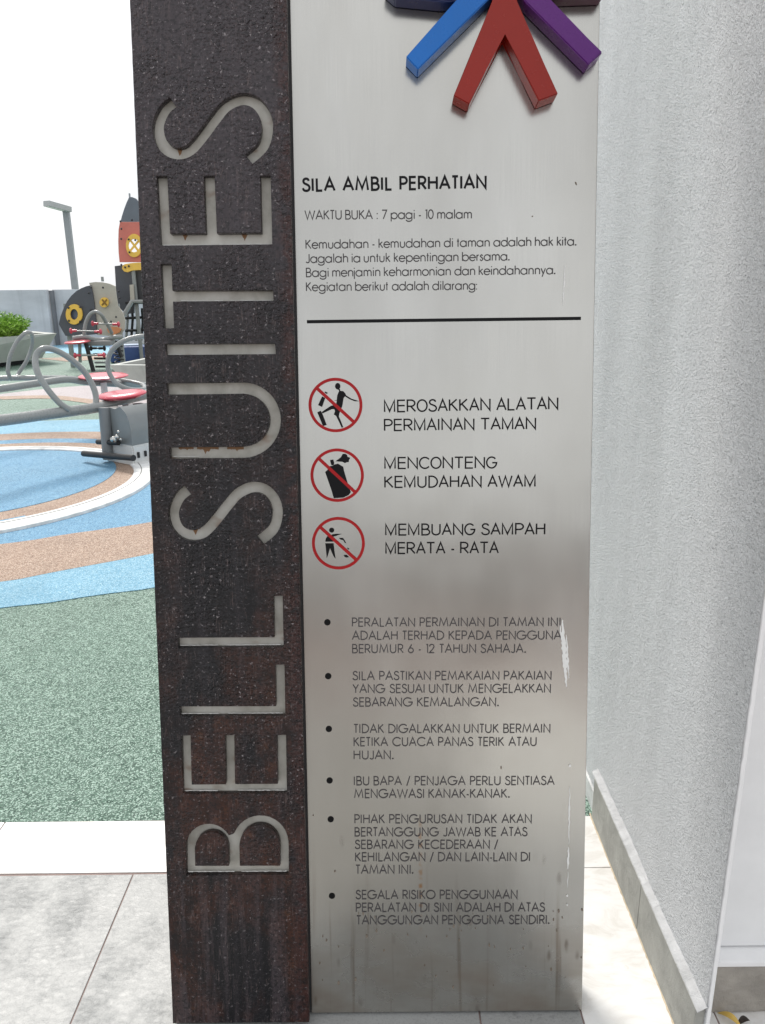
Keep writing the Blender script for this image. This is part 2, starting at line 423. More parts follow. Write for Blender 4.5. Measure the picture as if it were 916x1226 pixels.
def circ(r, a0=0, a1=360, n=72, cx=CX, cy=CY, ry=None):
    return [(cx+r*math.cos(rad(a0+(a1-a0)*k/n)), cy+(ry or r)*math.sin(rad(a0+(a1-a0)*k/n))) for k in range(n + (0 if a1-a0 == 360 else 1))]
# far arcs of colour behind the ring
def ring(name, r0, r1, a0, a1, z, M, th=.004, cx=CX, cy=CY, n=60):
    bm = bmesh.new(); A = []; full = (a1-a0 == 360)
    for k in range(n + (0 if full else 1)):
        a = rad(a0+(a1-a0)*k/n); c, s = math.cos(a), math.sin(a)
        A.append([bm.verts.new((cx+r*c, cy+r*s, zz)) for r, zz in ((r0, z-th), (r0, z), (r1, z), (r1, z-th))])
    for k in range(len(A) if full else len(A)-1):
        p, q = A[k], A[(k+1) % len(A)]
        for j in range(3): bm.faces.new((p[j], p[j+1], q[j+1], q[j]))
    o = finish(bm, name, M); tag(o, kind='structure'); return o
ring('peach_rubber_arc', 1.44, 1.80, 25, 190, .0065, PEACH)
ring('blue_rubber_arc', 1.80, 2.02, 25, 190, .0062, BLUE)
ring('peach_rubber_arc', 2.02, 2.42, 30, 190, .0067, PEACH)
ring('blue_rubber_arc', 2.42, 3.25, 30, 185, .0064, LBLUE)
o = sheet('peach_rubber_disc', circ(1.50), .008, PEACH, smooth=0, th=.004)
o = sheet('blue_rubber_disc', circ(1.31, cx=CX-.13, cy=CY+.17), .0115, BLUE, smooth=0, th=.004)
o = sheet('blue_rubber_crescent', circ(1.16, 258, 318, cx=CX+.11, cy=CY-.13, n=30) + circ(1.22, 318, 258, cx=CX+.10, cy=CY-.135, n=30), .0135, BLUE, smooth=0, th=.004)
# the white kerb ring: rounded section
def kerb_ring(name, prof, M):
    bm = bmesh.new(); n = 96; A = []
    for k in range(n):
        a = rad(360*k/n); c, s = math.cos(a), math.sin(a); wgt = .5-.5*math.sin(a)
        A.append([bm.verts.new((CX+(r0+(r1-r0)*wgt)*c, CY+(r0+(r1-r0)*wgt)*s, z)) for r0, r1, z in prof])
    for k in range(n):
        p, q = A[k], A[(k+1) % n]
        for j in range(len(prof)-1): bm.faces.new((p[j], p[j+1], q[j+1], q[j]))
    return finish(bm, name, M, smooth=True)
k1 = kerb_ring('white_kerb', [(1.38, 1.385, 0), (1.385, 1.39, .022), (1.41, 1.42, .030), (1.50, 1.60, .030), (1.515, 1.625, .022), (1.52, 1.63, 0)], WKERB)
tag(k1, kind='structure')
k2 = kerb_ring('dark_kerb_joint', [(1.435, 1.462, .0302), (1.437, 1.464, .0325), (1.440, 1.470, .0325), (1.442, 1.472, .0302)], m_mortar((.2, .2, .19), 'dark_joint', 40)); tag(k2, kind='structure')
# far bands of colour
band('pink_rubber_band', [(-5.9, 11.5), (-5.0, 11.6), (-4.3, 11.2), (-3.2, 10.4), (-1, 9.6)], [(-5.9, 11.7), (-5.2, 12.6), (-4.2, 12.9), (-3.0, 12.3), (-1, 11.4)], .003, PINK)
band('peach_rubber_strip', [(-5.5, 11.2), (-4.9, 11.25), (-4.2, 10.8), (-3.2, 10.0), (-1, 9.2)], [(-5.9, 11.5), (-5.0, 11.6), (-4.3, 11.2), (-3.2, 10.4), (-1, 9.6)], .0033, PEACH)
band('far_blue_rubber_band', [(-12, 19.4), (-8, 19.8), (-5, 18.0), (-1, 15.5)], [(-12, 23), (-8, 23.0), (-5, 22), (-1, 21)], .003, LBLUE)
band('far_peach_rubber_band', [(-7, 17.4), (-6, 17.8), (-4.6, 16.4), (-1, 13.8)], [(-8, 18.3), (-6.2, 18.9), (-4.6, 17.6), (-1, 15.2)], .0036, PEACH)

# ---------------------------------------------------------------- the sign
SB = Vector((-.0232, 1.2835, 0)); LEAN = rad(10.2507)
root = empty('notice_sign', SB)
root.rotation_euler = (rad(90)-LEAN, 0, rad(-.08))
tag(root, 'tall leaning stainless steel park rules sign with rusty plate of cut out letters', 'sign')
root.rotation_mode = 'XYZ'
RM = Matrix.Rotation(rad(-.08), 3, 'Z') @ Matrix.Rotation(rad(90)-LEAN, 3, 'X')
su, sv, sn = RM.col[0].copy(), RM.col[1].copy(), RM.col[2].copy()
def sp(x, y, w=0.0):                       # measured point -> (u, v) on the sign plane at offset w
    o = SB + sn*w; d = ray(x, y); k = (o-CAM).dot(sn)/d.dot(sn); q = CAM + d*k - o
    return (q.dot(su), q.dot(sv))
EX, EY, EZ, O0 = Vector((1, 0, 0)), Vector((0, 1, 0)), Vector((0, 0, 1)), Vector((0, 0, 0))
VT = 2.46
PW = .026                                  # front of the rusty plate
pl_l, pl_r = sp(181, 608, PW)[0], sp(356.5, 608, PW)[0]
# body behind both faces (bottom cut level with the ground)
def gcut(wv): return -wv*math.sin(LEAN)/math.cos(LEAN)*1.0
bm = bmesh.new()
t = .09
zc = lambda w_: .004 - w_*math.tan(LEAN)
poly = [(-.0035, .010), (-.0035, VT-.003), (-t, VT-.003), (-t, .004+t*math.tan(LEAN))]
prism(bm, poly, EZ, EY, EX, O0, pl_l+.004, .4375)
finish(bm, 'sign_body', m_paint('dark_grey_painted_steel', (.05, .05, .052), .5, .1), root)
# steel sheet with returned right edge
bm = bmesh.new(); box(bm, ((pl_r+.003+.440)/2, (VT+.006)/2, -.0015), (.440-pl_r-.003, VT-.006, .003), bev=.0012)
box(bm, (.4393, (VT+.006)/2, -.036), (.0013, VT-.02, .066))
finish(bm, 'steel_panel', STEEL, root)
bm = bmesh.new(); box(bm, (.15, .0065, -.009), (.57, .003, .012)); finish(bm, 'bottom_trim', mat('bare_steel_edge', (.6, .6, .58), .25, 1), root)

# cut-out letters: outlines measured on the plate front
def S2(*p): return [sp(x, y, PW) for x, y in p]
def arcpx(cx, cy, rx, ry, a0, a1, n=14): return [(cx+rx*math.cos(rad(a0+(a1-a0)*k/n)), cy-ry*math.sin(rad(a0+(a1-a0)*k/n))) for k in range(n+1)]
def ribbon(path, w_):
    L, R = [], []
    n = len(path)
    for i, p in enumerate(path):
        a = path[max(i-1, 0)]; b = path[min(i+1, n-1)]
        d = Vector((b[0]-a[0], b[1]-a[1])).normalized(); q = Vector((-d.y, d.x))*w_/2
        L.append((p[0]+q.x, p[1]+q.y)); R.append((p[0]-q.x, p[1]-q.y))
    return L + R[::-1]
s_path = [(207, 122), (197.5, 130.5), (190.5, 145), (189.5, 158), (194, 172), (204, 181.3), (217, 183.3), (229.5, 177.5), (244, 160.5), (258, 141.5), (271, 126.5), (289, 118.5), (305.5, 122.5), (317, 137), (320, 155), (314.5, 175), (298, 190.5)]
s_uv = [Vector((*sp(x, y, PW), 0)) for x, y in s_path]
s_c = [(p.x, p.y) for p in catmull(s_uv, 6)]
ux0 = sp(207, 122, PW); ux1 = sp(224.7, 586.5, PW)
SW = .0212
s2_c = [(p[0]+ux1[0]-ux0[0]-.0000, (p[1]-ux0[1])*.985+ux1[1]) for p in s_c]
letters = [
 ('S', [ribbon(s_c, SW)], []),
 ('E', [S2((187, 210.5), (200.2, 210.3), (203.6, 279.6), (246.2, 279.2), (243.7, 210.3), (256.8, 210.2), (259.6, 279), (313.2, 278.4), (311.5, 210), (324, 209.8), (325.9, 292.3), (191.8, 293.8))], []),
 ('T', [S2((192, 316), (205.3, 315.7), (206.3, 347.6), (327, 347.2), (327.4, 360), (207, 361), (208.3, 392.8), (196, 393.2))], []),
 ('I', [S2((197.5, 411.8), (329.3, 411), (330.3, 423.8), (198.5, 425))], []),
 ('U', [ribbon([sp(x, y, PW) for x, y in [(199.5, 465.5), (240, 465.2), (283, 464.6)] + arcpx(290, 503, 39.5, 38.6, 88, -88, 20) + [(283, 541.8), (240, 542), (203, 542.6)]], .0218)], []),
 ('S', [ribbon(s2_c, SW)], []),
 ('L', [S2((327.6, 713.6), (338.4, 713.4), (339.6, 774.9), (213.2, 775.6), (212.8, 763.7), (328.4, 763))], []),
 ('L', [S2((329.6, 796), (340.6, 795.8), (341.6, 857.4), (215.4, 858), (215, 846), (330.5, 845.6))], []),
 ('E', [S2((217, 880.7), (228, 880.6), (229.4, 939.6), (270.4, 939.2), (269.4, 880.4), (280.4, 880.3), (281.3, 939), (332.5, 938.6), (331.6, 880.2), (342.4, 880), (343.6, 950.4), (218.8, 951))], []),
 ('B', [S2(*([(222.8, 1048.6), (222.5, 1014)] + arcpx(250, 1014, 27.5, 27.5, 172, 30, 12) + [(278.4, 999)] + arcpx(311.8, 1010, 33.6, 33.6, 158, 5, 14) + [(345.6, 1012), (345.8, 1048)]))],
   [S2(*([(233.6, 1036.8), (233.2, 1016)] + arcpx(253.3, 1016, 20, 19.5, 172, 8, 10) + [(273.5, 1016), (274, 1036.8)])),
    S2(*([(287, 1036.8), (286.6, 1013)] + arcpx(310.8, 1012.5, 24.2, 24.5, 175, 5, 12) + [(335.2, 1014), (335.4, 1036.6)]))]),
]
def curve_mesh(name, loops, depth, bevel):
    cu = bpy.data.curves.new(name, 'CURVE'); cu.dimensions = '2D'; cu.fill_mode = 'BOTH'
    cu.extrude = depth/2 - bevel; cu.bevel_depth = bevel; cu.bevel_resolution = 1; cu.offset = -bevel
    for lp in loops:
        s = cu.splines.new('POLY'); s.points.add(len(lp)-1)
        for i, p in enumerate(lp): s.points[i].co = (p[0], p[1], 0, 1)
        s.use_cyclic_u = True
    o = bpy.data.objects.new(name, cu); COL.objects.link(o)
    bpy.context.view_layer.update()
    dg = bpy.context.evaluated_depsgraph_get()
    me = bpy.data.meshes.new_from_object(o.evaluated_get(dg))
    bpy.data.objects.remove(o); bpy.data.curves.remove(cu)
    return me
def area(p): return sum(p[i][0]*p[(i+1) % len(p)][1]-p[(i+1) % len(p)][0]*p[i][1] for i in range(len(p)))/2
def orient(p, ccw=True): return p if (area(p) > 0) == ccw else p[::-1]
def jit(a, b, n, amp):                      # a slightly worn straight edge
    return [(a[0]+(b[0]-a[0])*k/n + random.uniform(-amp, amp), a[1]+(b[1]-a[1])*k/n + random.uniform(-amp, amp)) for k in range(n)]
outer = [(pl_l, .006), (pl_r, .006), (pl_r, VT), (pl_l, VT)]
outer = jit((pl_l, .006), (pl_r, .006), 30, .0003) + jit((pl_r, .006), (pl_r, VT), 200, .0002) + jit((pl_r, VT), (pl_l, VT), 20, .0002) + jit((pl_l, VT), (pl_l, .006), 200, .0002)
loops = [orient(outer)]
for nme, outs, isl in letters:
    loops += [orient(q, False) for q in outs] + [orient(q) for q in isl]
TH_P = .0155
me = curve_mesh('rusty_plate', loops, TH_P, .0008)
o = link('rusty_plate', me, None, root); me.materials.clear(); me.materials.append(RUST); o.location = (0, 0, PW-TH_P/2)
# the plate's return edges
bm = bmesh.new(); box(bm, (pl_l+.004, VT/2, .004), (.006, VT-.02, .014)); box(bm, (pl_r-.004, VT/2, .0042), (.006, VT-.02, .014))
finish(bm, 'plate_edge', RUST, root)
def offset(poly, d):
    poly = orient(poly); out = []; n = len(poly)
    for i in range(n):
        a, b, c = Vector(poly[i-1]), Vector(poly[i]), Vector(poly[(i+1) % n])
        e1 = (b-a).normalized() if (b-a).length > 1e-9 else (c-b).normalized(); e2 = (c-b).normalized() if (c-b).length > 1e-9 else e1
        n1, n2 = Vector((e1.y, -e1.x)), Vector((e2.y, -e2.x))
        m_ = (n1+n2); m_ = m_.normalized() if m_.length > .2 else n1
        out.append(tuple(b + m_*d/max(m_.dot(n1), .5)))
    return out
for nme, outs, isl in letters:
    lp = [offset(outs[0], .003)] + [offset(q, -.003)[::-1] for q in isl]
    me = curve_mesh('letter', lp, .004, 0)
    o = link('letter', me, None, root); me.materials.clear(); me.materials.append(LET)
    o.location = (0, 0, .0065); o['label'] = 'pale recessed letter ' + nme + ' in the rusty plate'
# glossy sealant beads that pooled along lower letter edges
def bead(pxs, r=.0011):
    pts = []
    P = [sp(x, y, PW) for x, y in pxs]
    for (a, b) in zip(P, P[1:]):
        n = max(int(math.dist(a, b)/.004), 2)
        for k in range(n):
            tt = k/n; pts.append((a[0]+(b[0]-a[0])*tt, a[1]+(b[1]-a[1])*tt + random.uniform(-.0003, .0003), .0148+random.uniform(-.0004, .0004)))
    bm = bmesh.new(); tube(bm, pts, [r*random.uniform(.45, 1.25) for _ in pts], seg=6)
    finish(bm, 'sealant_bead', SHINY, root, True)
for q in [[(193, 292), (255, 291.6)], [(262, 291.3), (324, 290.7)], [(215, 359), (268, 359)], [(275, 358.6), (326, 358.4)], [(214, 774.4), (262, 774.1)], [(270, 774.1), (338, 773.6)],
          [(216, 856.7), (263, 856.5)], [(272, 856.3), (340, 855.9)], [(219.5, 949.6), (262, 949.4)], [(284, 949.2), (343, 948.9)], [(223.5, 1047.2), (282, 1046.9)], [(288, 1046.8), (345, 1046.5)],
          [(200, 423.6), (218, 423.6)], [(205, 547), (240, 546.6)]]: bead(q)

# ---- lettering font (single strokes)
def A_(cx, cy, rx, ry, a0, a1, n=16): return [(cx+rx*math.cos(rad(a0+(a1-a0)*k/n)), cy+ry*math.sin(rad(a0+(a1-a0)*k/n))) for k in range(n+1)]
def cm(*p): return [(q.x, q.y) for q in catmull([Vector((a, b, 0)) for a, b in p], 4)]
X = .34
Gl = {
 'A': (.76, [[(0, 0), (.38, 1), (.76, 0)], [(.13, .34), (.63, .34)]]),
 'B': (.54, [[(0, .52), (0, 1), (.24, 1)]+A_(.24, .76, .22, .24, 90, -90)+[(0, .52), (0, 0), (.28, 0)]+A_(.28, .26, .25, .26, -90, 90)+[(0.0, .52)]]),
 'C': (.90, [A_(.5, .5, .5, .5, 40, 320, 26)]),
 'D': (.70, [[(0, 0), (0, 1), (.2, 1)]+A_(.2, .5, .5, .5, 90, -90, 20)+[(0, 0)]]),
 'E': (.47, [[(.47, 1), (0, 1), (0, 0), (.47, 0)], [(0, .53), (.45, .53)]]),
 'G': (1.0, [A_(.5, .5, .5, .5, 42, 358, 28)+[(.56, .48)]]),
 'H': (.62, [[(0, 0), (0, 1)], [(.62, 0), (.62, 1)], [(0, .54), (.62, .54)]]),
 'I': (.02, [[(.01, 0), (.01, 1)]]),
 'J': (.36, [[(.36, 1), (.36, .2)]+A_(.18, .18, .18, .18, 0, -160, 10)]),
 'K': (.56, [[(0, 0), (0, 1)], [(.5, 1), (0, .46)], [(.13, .6), (.56, 0)]]),
 'L': (.42, [[(0, 1), (0, 0), (.42, 0)]]),
 'M': (.92, [[(0, 0), (.13, 1), (.46, .12), (.79, 1), (.92, 0)]]),
 'N': (.66, [[(0, 0), (0, 1), (.66, 0), (.66, 1)]]),
 'O': (1.0, [A_(.5, .5, .5, .5, 0, 360, 32)]),
 'P': (.50, [[(0, 0), (0, 1), (.24, 1)]+A_(.24, .73, .26, .27, 90, -90)+[(0, .46)]]),
 'R': (.54, [[(0, 0), (0, 1), (.24, 1)]+A_(.24, .73, .26, .27, 90, -90)+[(0, .46)], [(.22, .46), (.54, 0)]]),
 'S': (.52, [cm((.47, .82), (.40, .95), (.26, 1), (.11, .94), (.05, .78), (.12, .63), (.28, .54), (.45, .43), (.52, .26), (.45, .07), (.27, 0), (.08, .06), (.0, .22))]),
 'T': (.46, [[(0, 1), (.46, 1)], [(.23, 1), (.23, 0)]]),
 'U': (.60, [[(0, 1), (0, .3)]+A_(.30, .3, .30, .30, 180, 360)+[(.60, 1)]]),
 'W': (1.1, [[(0, 1), (.27, 0), (.55, .95), (.83, 0), (1.1, 1)]]),
 'Y': (.60, [[(0, 1), (.30, .48), (.60, 1)], [(.30, .48), (.30, 0)]]),
 '0': (.54, [A_(.27, .5, .27, .5, 0, 360, 26)]), '1': (.2, [[(.0, .96), (.16, .99), (.16, 0)]]),
 '2': (.54, [cm((.02, .74), (.07, .92), (.25, 1), (.44, .93), (.50, .74), (.42, .54), (.2, .24), (0, 0))+[(.54, 0)]]),
 '6': (.54, [A_(.27, .29, .27, .29, 0, 360, 22), [(.05, .42), (.36, 1)]]),
 '7': (.52, [[(0, 1), (.52, 1), (.14, 0)]]),
 'a': (2*X, [A_(X, X, X, X, 0, 360, 24), [(2*X, .68), (2*X, 0)]]),
 'b': (2*X, [A_(X, X, X, X, 0, 360, 24), [(0, 1.03), (0, 0)]]),
 'd': (2*X, [A_(X, X, X, X, 0, 360, 24), [(2*X, 1.03), (2*X, 0)]]),
 'e': (.66, [[(.0, .36), (.66, .36)]+A_(.33, X, .33, X, 4, 325, 22)]),
 'g': (2*X, [A_(X, X, X, X, 0, 360, 24), [(2*X, .68), (2*X, -.06)]+A_(X, -.06, X, .24, 0, -165, 12)]),
 'h': (.48, [[(0, 0), (0, 1.03)], [(0, .40)]+A_(.24, .42, .24, .26, 180, 0, 12)+[(.48, 0)]]),
 'i': (.02, [[(.01, 0), (.01, .68)], [(.01, .88), (.01, .98)]]),
 'j': (.02, [[(.01, .68), (.01, -.3)], [(.01, .88), (.01, .98)]]),
 'k': (.42, [[(0, 0), (0, 1.03)], [(.38, .68), (0, .34)], [(.11, .44), (.42, 0)]]),
 'l': (.02, [[(.01, 0), (.01, 1.03)]]),
 'm': (.80, [[(0, 0), (0, .68)], [(0, .42)]+A_(.20, .46, .20, .22, 180, 0, 10)+[(.40, 0)], [(.40, .42)]+A_(.60, .46, .20, .22, 180, 0, 10)+[(.80, 0)]]),
 'n': (.48, [[(0, 0), (0, .68)], [(0, .40)]+A_(.24, .43, .24, .25, 180, 0, 12)+[(.48, 0)]]),
 'o': (2*X, [A_(X, X, X, X, 0, 360, 24)]),
 'p': (2*X, [A_(X, X, X, X, 0, 360, 24), [(0, .68), (0, -.3)]]),
 'r': (.22, [[(0, 0), (0, .68)], [(0, .42), (.07, .62), (.22, .66)]]),
 's': (.34, [cm((.31, .56), (.17, .68), (.04, .54), (.17, .38), (.33, .2), (.17, 0), (.0, .13))]),
 't': (.24, [[(.12, 0), (.12, .94)], [(0, .66), (.24, .66)]]),
 'u': (.48, [[(0, .68), (0, .26)]+A_(.24, .24, .24, .24, 180, 360, 12)+[(.48, .68)]]),
 'y': (.48, [[(0, .68), (.25, .03)], [(.48, .68), (.12, -.3)]]),
 '.': (.14, [[(.04, -.02), (.04, .13)], [(.10, -.02), (.10, .13)]]), ',': (.08, [[(.06, .1), (.0, -.12)]]), ':': (.08, [[(.04, 0), (.04, .11)], [(.04, .55), (.04, .66)]]),
 '-': (.24, [[(0, .34), (.24, .34)]]), '/': (.34, [[(0, -.1), (.34, 1.05)]]),
}
Gl['m_'] = (.80, [[(0, 0), (0, 1), (.40, .05), (.80, 1), (.80, 0)]])
HELV = {'O': .78, 'C': .84, 'G': .78, 'E': 1.25, 'K': 1.15, 'T': 1.45, 'L': 1.2, 'P': 1.2, 'R': 1.2, 'S': 1.15, 'B': 1.15, 'm_': 1, 'N': 1.08, 'H': 1.05, 'D': .95, 'A': .95, 'W': .95, 'U': 1.05}
def stroke(bm, pts, w_, z):
    P = [Vector((a, b)) for a, b in pts]; Q = [P[0]]
    for p in P[1:]:
        if (p-Q[-1]).length > 1e-6: Q.append(p)
    P = Q; n = len(P)
    if n < 2: return
    closed = n > 3 and (P[0]-P[-1]).length < 1e-5
    if closed: P = P[:-1]; n -= 1
    vs = []
    for i in range(n):
        if closed: a, b, c = P[i-1], P[i], P[(i+1) % n]
        else: a, b, c = P[max(i-1, 0)], P[i], P[min(i+1, n-1)]
        d1 = (b-a).normalized() if (b-a).length > 0 else (c-b).normalized()
        d2 = (c-b).normalized() if (c-b).length > 0 else d1
        n1, n2 = Vector((-d1.y, d1.x)), Vector((-d2.y, d2.x)); m_ = n1+n2
        if m_.length < .15: m_ = n1
        m_.normalize(); s = w_/2/max(m_.dot(n1), .42)
        vs.append((bm.verts.new((b.x+m_.x*s, b.y+m_.y*s, z)), bm.verts.new((b.x-m_.x*s, b.y-m_.y*s, z))))
    for i in range(n if closed else n-1):
        p, q = vs[i], vs[(i+1) % n]; bm.faces.new((p[0], p[1], q[1], q[0]))
def text(s, p0, p1, cap, weight, M, name='text_line', helv=False, track=.17, space=.42):
    a, b = Vector(sp(*p0)), Vector(sp(*p1))
    capm = cap/ (Vector((*sp(*p0), 0))-Vector((*sp(p0[0], p0[1]-1), 0))).length**-1
    xs = []; x = 0; prev_c = ''
    for ch in s:
        if ch == ' ': x += space; prev_c = ''; continue
        if helv and ch == 'M': ch = 'm_'
        g_ = Gl[ch]; k = HELV.get(ch, 1) if helv else 1
        if xs and prev_c:
            L_ = prev_c in 'HIMNUJdahilmnugjuqm_'; R_ = ch in 'BDEHIKLMNPRUbhiklmnpru' or ch == 'm_'
            x += .075 if (L_ and R_) else (-.035 if not (L_ or R_) else 0)
        xs.append((x, ch, k)); x += g_[0]*k + track; prev_c = ch
    W = x-track; L = (b-a).length; sx = L/W; d = (b-a).normalized(); q = Vector((-d.y, d.x))
    bm = bmesh.new(); z = .0007; cnt = 0
    for x0, ch, k in xs:
        for pl in Gl[ch][1]:
            pts = [tuple(a + d*((x0+px*k)*sx) + q*(py*capm)) for px, py in pl]
            stroke(bm, pts, weight*capm, z + (cnt % 3)*.00003); cnt += 1
    o = finish(bm, name, M, root); o['label'] = 'printed words ' + s
    return o
text('SILA AMBIL PERHATIAN', (362.8, 228.6), (581.5, 225.2), 14.6, .19, BLACK, 'heading_text', track=.24, space=.46)
gm = GREYP
for s, p0, p1, cap in [
 ('WAKTU BUKA : 7 pagi - 10 malam', (365.3, 262.6), (564.4, 261.4), 10.4),
 ('Kemudahan - kemudahan di taman adalah hak kita.', (366.5, 297.6), (689.9, 293.7), 10.2),
 ('Jagalah ia untuk kepentingan bersama.', (366.5, 314.6), (610, 311.6), 10.2),
 ('Bagi menjamin keharmonian dan keindahannya.', (367, 331.4), (664.8, 328), 10.2),
 ('Kegiatan berikut adalah dilarang:', (367, 348.4), (571, 346.6), 10.2)]:
    text(s, p0, p1, cap, .125, gm, track=.17, space=.34)
for s, p0, p1, cap in [
 ('MEROSAKKAN ALATAN', (460.6, 493.2), (667.6, 489.7), 13.6), ('PERMAINAN TAMAN', (460.6, 515.6), (641, 513.5), 13.2),
 ('MENCONTENG', (461, 561), (594.5, 560.2), 13), ('KEMUDAHAN AWAM', (461, 583.6), (640.4, 582.4), 13),
 ('MEMBUANG SAMPAH', (462, 640.6), (652, 639.6), 12.8), ('MERATA - RATA', (462.2, 662.7), (596.5, 662), 12.8)]:
    text(s, p0, p1, cap, .14, BLACK, helv=True, track=.19, space=.38)
for s, p0, p1 in [
 ('PERALATAN PERMAINAN DI TAMAN INI', (422, 749.9), (670.5, 749.4)), ('ADALAH TERHAD KEPADA PENGGUNA', (422, 765.7), (671.7, 765.3)), ('BERUMUR 6 - 12 TAHUN SAHAJA.', (422.3, 781.6), (629.6, 781.2)),
 ('SILA PASTIKAN PEMAKAIAN PAKAIAN', (422.6, 813.9), (659.7, 813.5)), ('YANG SESUAI UNTUK MENGELAKKAN', (422.8, 829.4), (658.9, 829)), ('SEBARANG KEMALANGAN.', (423.1, 845.5), (597, 845.2)),
 ('TIDAK DIGALAKKAN UNTUK BERMAIN', (423.8, 877.3), (658.3, 876.9)), ('KETIKA CUACA PANAS TERIK ATAU', (424, 893), (641.8, 892.7)), ('HUJAN.', (424, 908.8), (471.2, 908.6)),
 ('IBU BAPA / PENJAGA PERLU SENTIASA', (424.2, 939.8), (663.5, 939.4)), ('MENGAWASI KANAK-KANAK.', (424.7, 955.1), (610, 954.8)),
 ('PIHAK PENGURUSAN TIDAK AKAN', (425, 985.4), (636, 985.1)), ('BERTANGGUNG JAWAB KE ATAS', (425.2, 1001), (631, 1000.7)), ('SEBARANG KECEDERAAN /', (425.4, 1016), (595.8, 1015.8)),
 ('KEHILANGAN / DAN LAIN-LAIN DI', (425.8, 1030.9), (634, 1030.6)), ('TAMAN INI.', (426.2, 1045.8), (494.8, 1045.7)),
 ('SEGALA RISIKO PENGGUNAAN', (426.4, 1076.1), (619, 1075.8)), ('PERALATAN DI SINI ADALAH DI ATAS', (426.7, 1091.4), (652, 1091)), ('TANGGUNGAN PENGGUNA SENDIRI.', (427.2, 1106.4), (657.6, 1105.9))]:
    text(s, p0, p1, 9.9, .128, gm, track=.2, space=.4)
bm = bmesh.new(); a, b = Vector(sp(367.5, 385.2)), Vector(sp(695.5, 381.2)); stroke(bm, [tuple(a), tuple(b)], .0062, .0008); finish(bm, 'divider_line', BLACK, root)
def flat(bm, pts, z):
    vs = [bm.verts.new((*sp(x, y), z)) for x, y in pts]
    f = bm.faces.new(vs); f.normal_update()
    if len(vs) > 4: bmesh.ops.triangulate(bm, faces=[f], ngon_method='EAR_CLIP')
for x, y in [(392, 745), (393, 809.5), (393.8, 872.7), (394.7, 934.4), (396, 980.8), (397.5, 1072.5)]:
    bm = bmesh.new(); c = sp(x, y); vs = [bm.verts.new((c[0]+.0066*math.cos(k*math.pi/12), c[1]+.0066*math.sin(k*math.pi/12), .0008)) for k in range(24)]; bm.faces.new(vs)
    finish(bm, 'bullet_dot', BLACK, root)
def icon(cx, cy, figs, ox, oy, sc, slash, label):
    c = Vector(sp(cx, cy)); bm = bmesh.new(); n = 64
    R1, R2 = .0532, .0474
    vs = [[bm.verts.new((c.x+r*math.cos(2*math.pi*k/n), c.y+r*math.sin(2*math.pi*k/n), .0013)) for r in (R1, R2)] for k in range(n)]
    for k in range(n): p, q = vs[k], vs[(k+1) % n]; bm.faces.new((p[0], p[1], q[1], q[0]))
    (x0, y0), (x1, y1) = slash
    stroke(bm, [sp(ox+x0/sc, oy+y0/sc), sp(ox+x1/sc, oy+y1/sc)], .0064, .0014)
    o = finish(bm, 'prohibition_ring', REDP, root)
    bm = bmesh.new()
    for f in figs: flat(bm, [(ox+x/sc, oy+y/sc) for x, y in f], .0009)
    f_ = finish(bm, 'pictogram', BLACK, o); f_['label'] = label
def el(cx, cy, rx, ry, n=18): return [(cx+rx*math.cos(2*math.pi*k/n), cy+ry*math.sin(2*math.pi*k/n)) for k in range(n)]
icon(401.7, 485, [el(452, 228, 33, 40), [(448, 262), (478, 262), (484, 284), (520, 288), (542, 312), (556, 340), (620, 380), (690, 402), (712, 412), (660, 412), (598, 388), (540, 352), (524, 372), (508, 470), (472, 560), (466, 596), (490, 650), (520, 728), (500, 734), (470, 668), (432, 590), (404, 572), (420, 530), (408, 508), (380, 508), (300, 545), (262, 556), (296, 716), (318, 700), (262, 556), (255, 548)][:27] + [(380, 508), (330, 530), (268, 560), (258, 542), (300, 512), (370, 466), (432, 452), (440, 404), (404, 404), (440, 396), (446, 340), (462, 300), (470, 284)],
 [(202, 545), (245, 527), (262, 556), (276, 590), (318, 700), (272, 714)], [(262, 352), (300, 372), (262, 482), (212, 458)], [(290, 300), (300, 292), (332, 308), (322, 322), (304, 316)]], 360, 440, 10.18, ((196, 250), (652, 668)), 'black figure kicking and breaking park equipment')
icon(403.7, 569, [[(298, 408), (325, 385), (348, 340), (395, 330), (400, 320), (455, 306), (520, 345), (528, 390), (570, 530), (612, 655), (585, 690), (520, 720), (404, 728), (372, 620)],
 [(358, 262), (398, 256), (410, 300), (400, 326), (376, 326), (366, 300)], [(424, 278), (490, 228), (512, 188), (545, 186), (566, 200), (572, 222), (606, 236), (590, 262), (586, 288), (560, 290), (540, 300), (510, 284)]], 360, 525, 10.18, ((222, 245), (665, 655)), 'black spray can blowing paint')
icon(405.2, 650.4, [el(378, 272, 32, 30), [(300, 412), (306, 372), (326, 346), (356, 340), (390, 322), (440, 316), (505, 318), (470, 328), (420, 346), (396, 352), (400, 412)], [(300, 432), (402, 432), (412, 520), (426, 622), (398, 584), (358, 492), (332, 580), (318, 616), (312, 540)],
 [(465, 366), (516, 366), (530, 386), (540, 400), (556, 432), (536, 424), (520, 394), (486, 386)], [(566, 482), (596, 500), (584, 510), (570, 498)], [(524, 574), (560, 572), (590, 600), (556, 606), (536, 596)]], 360, 608, 10.18, ((245, 240), (685, 640)), 'black figure dropping litter')

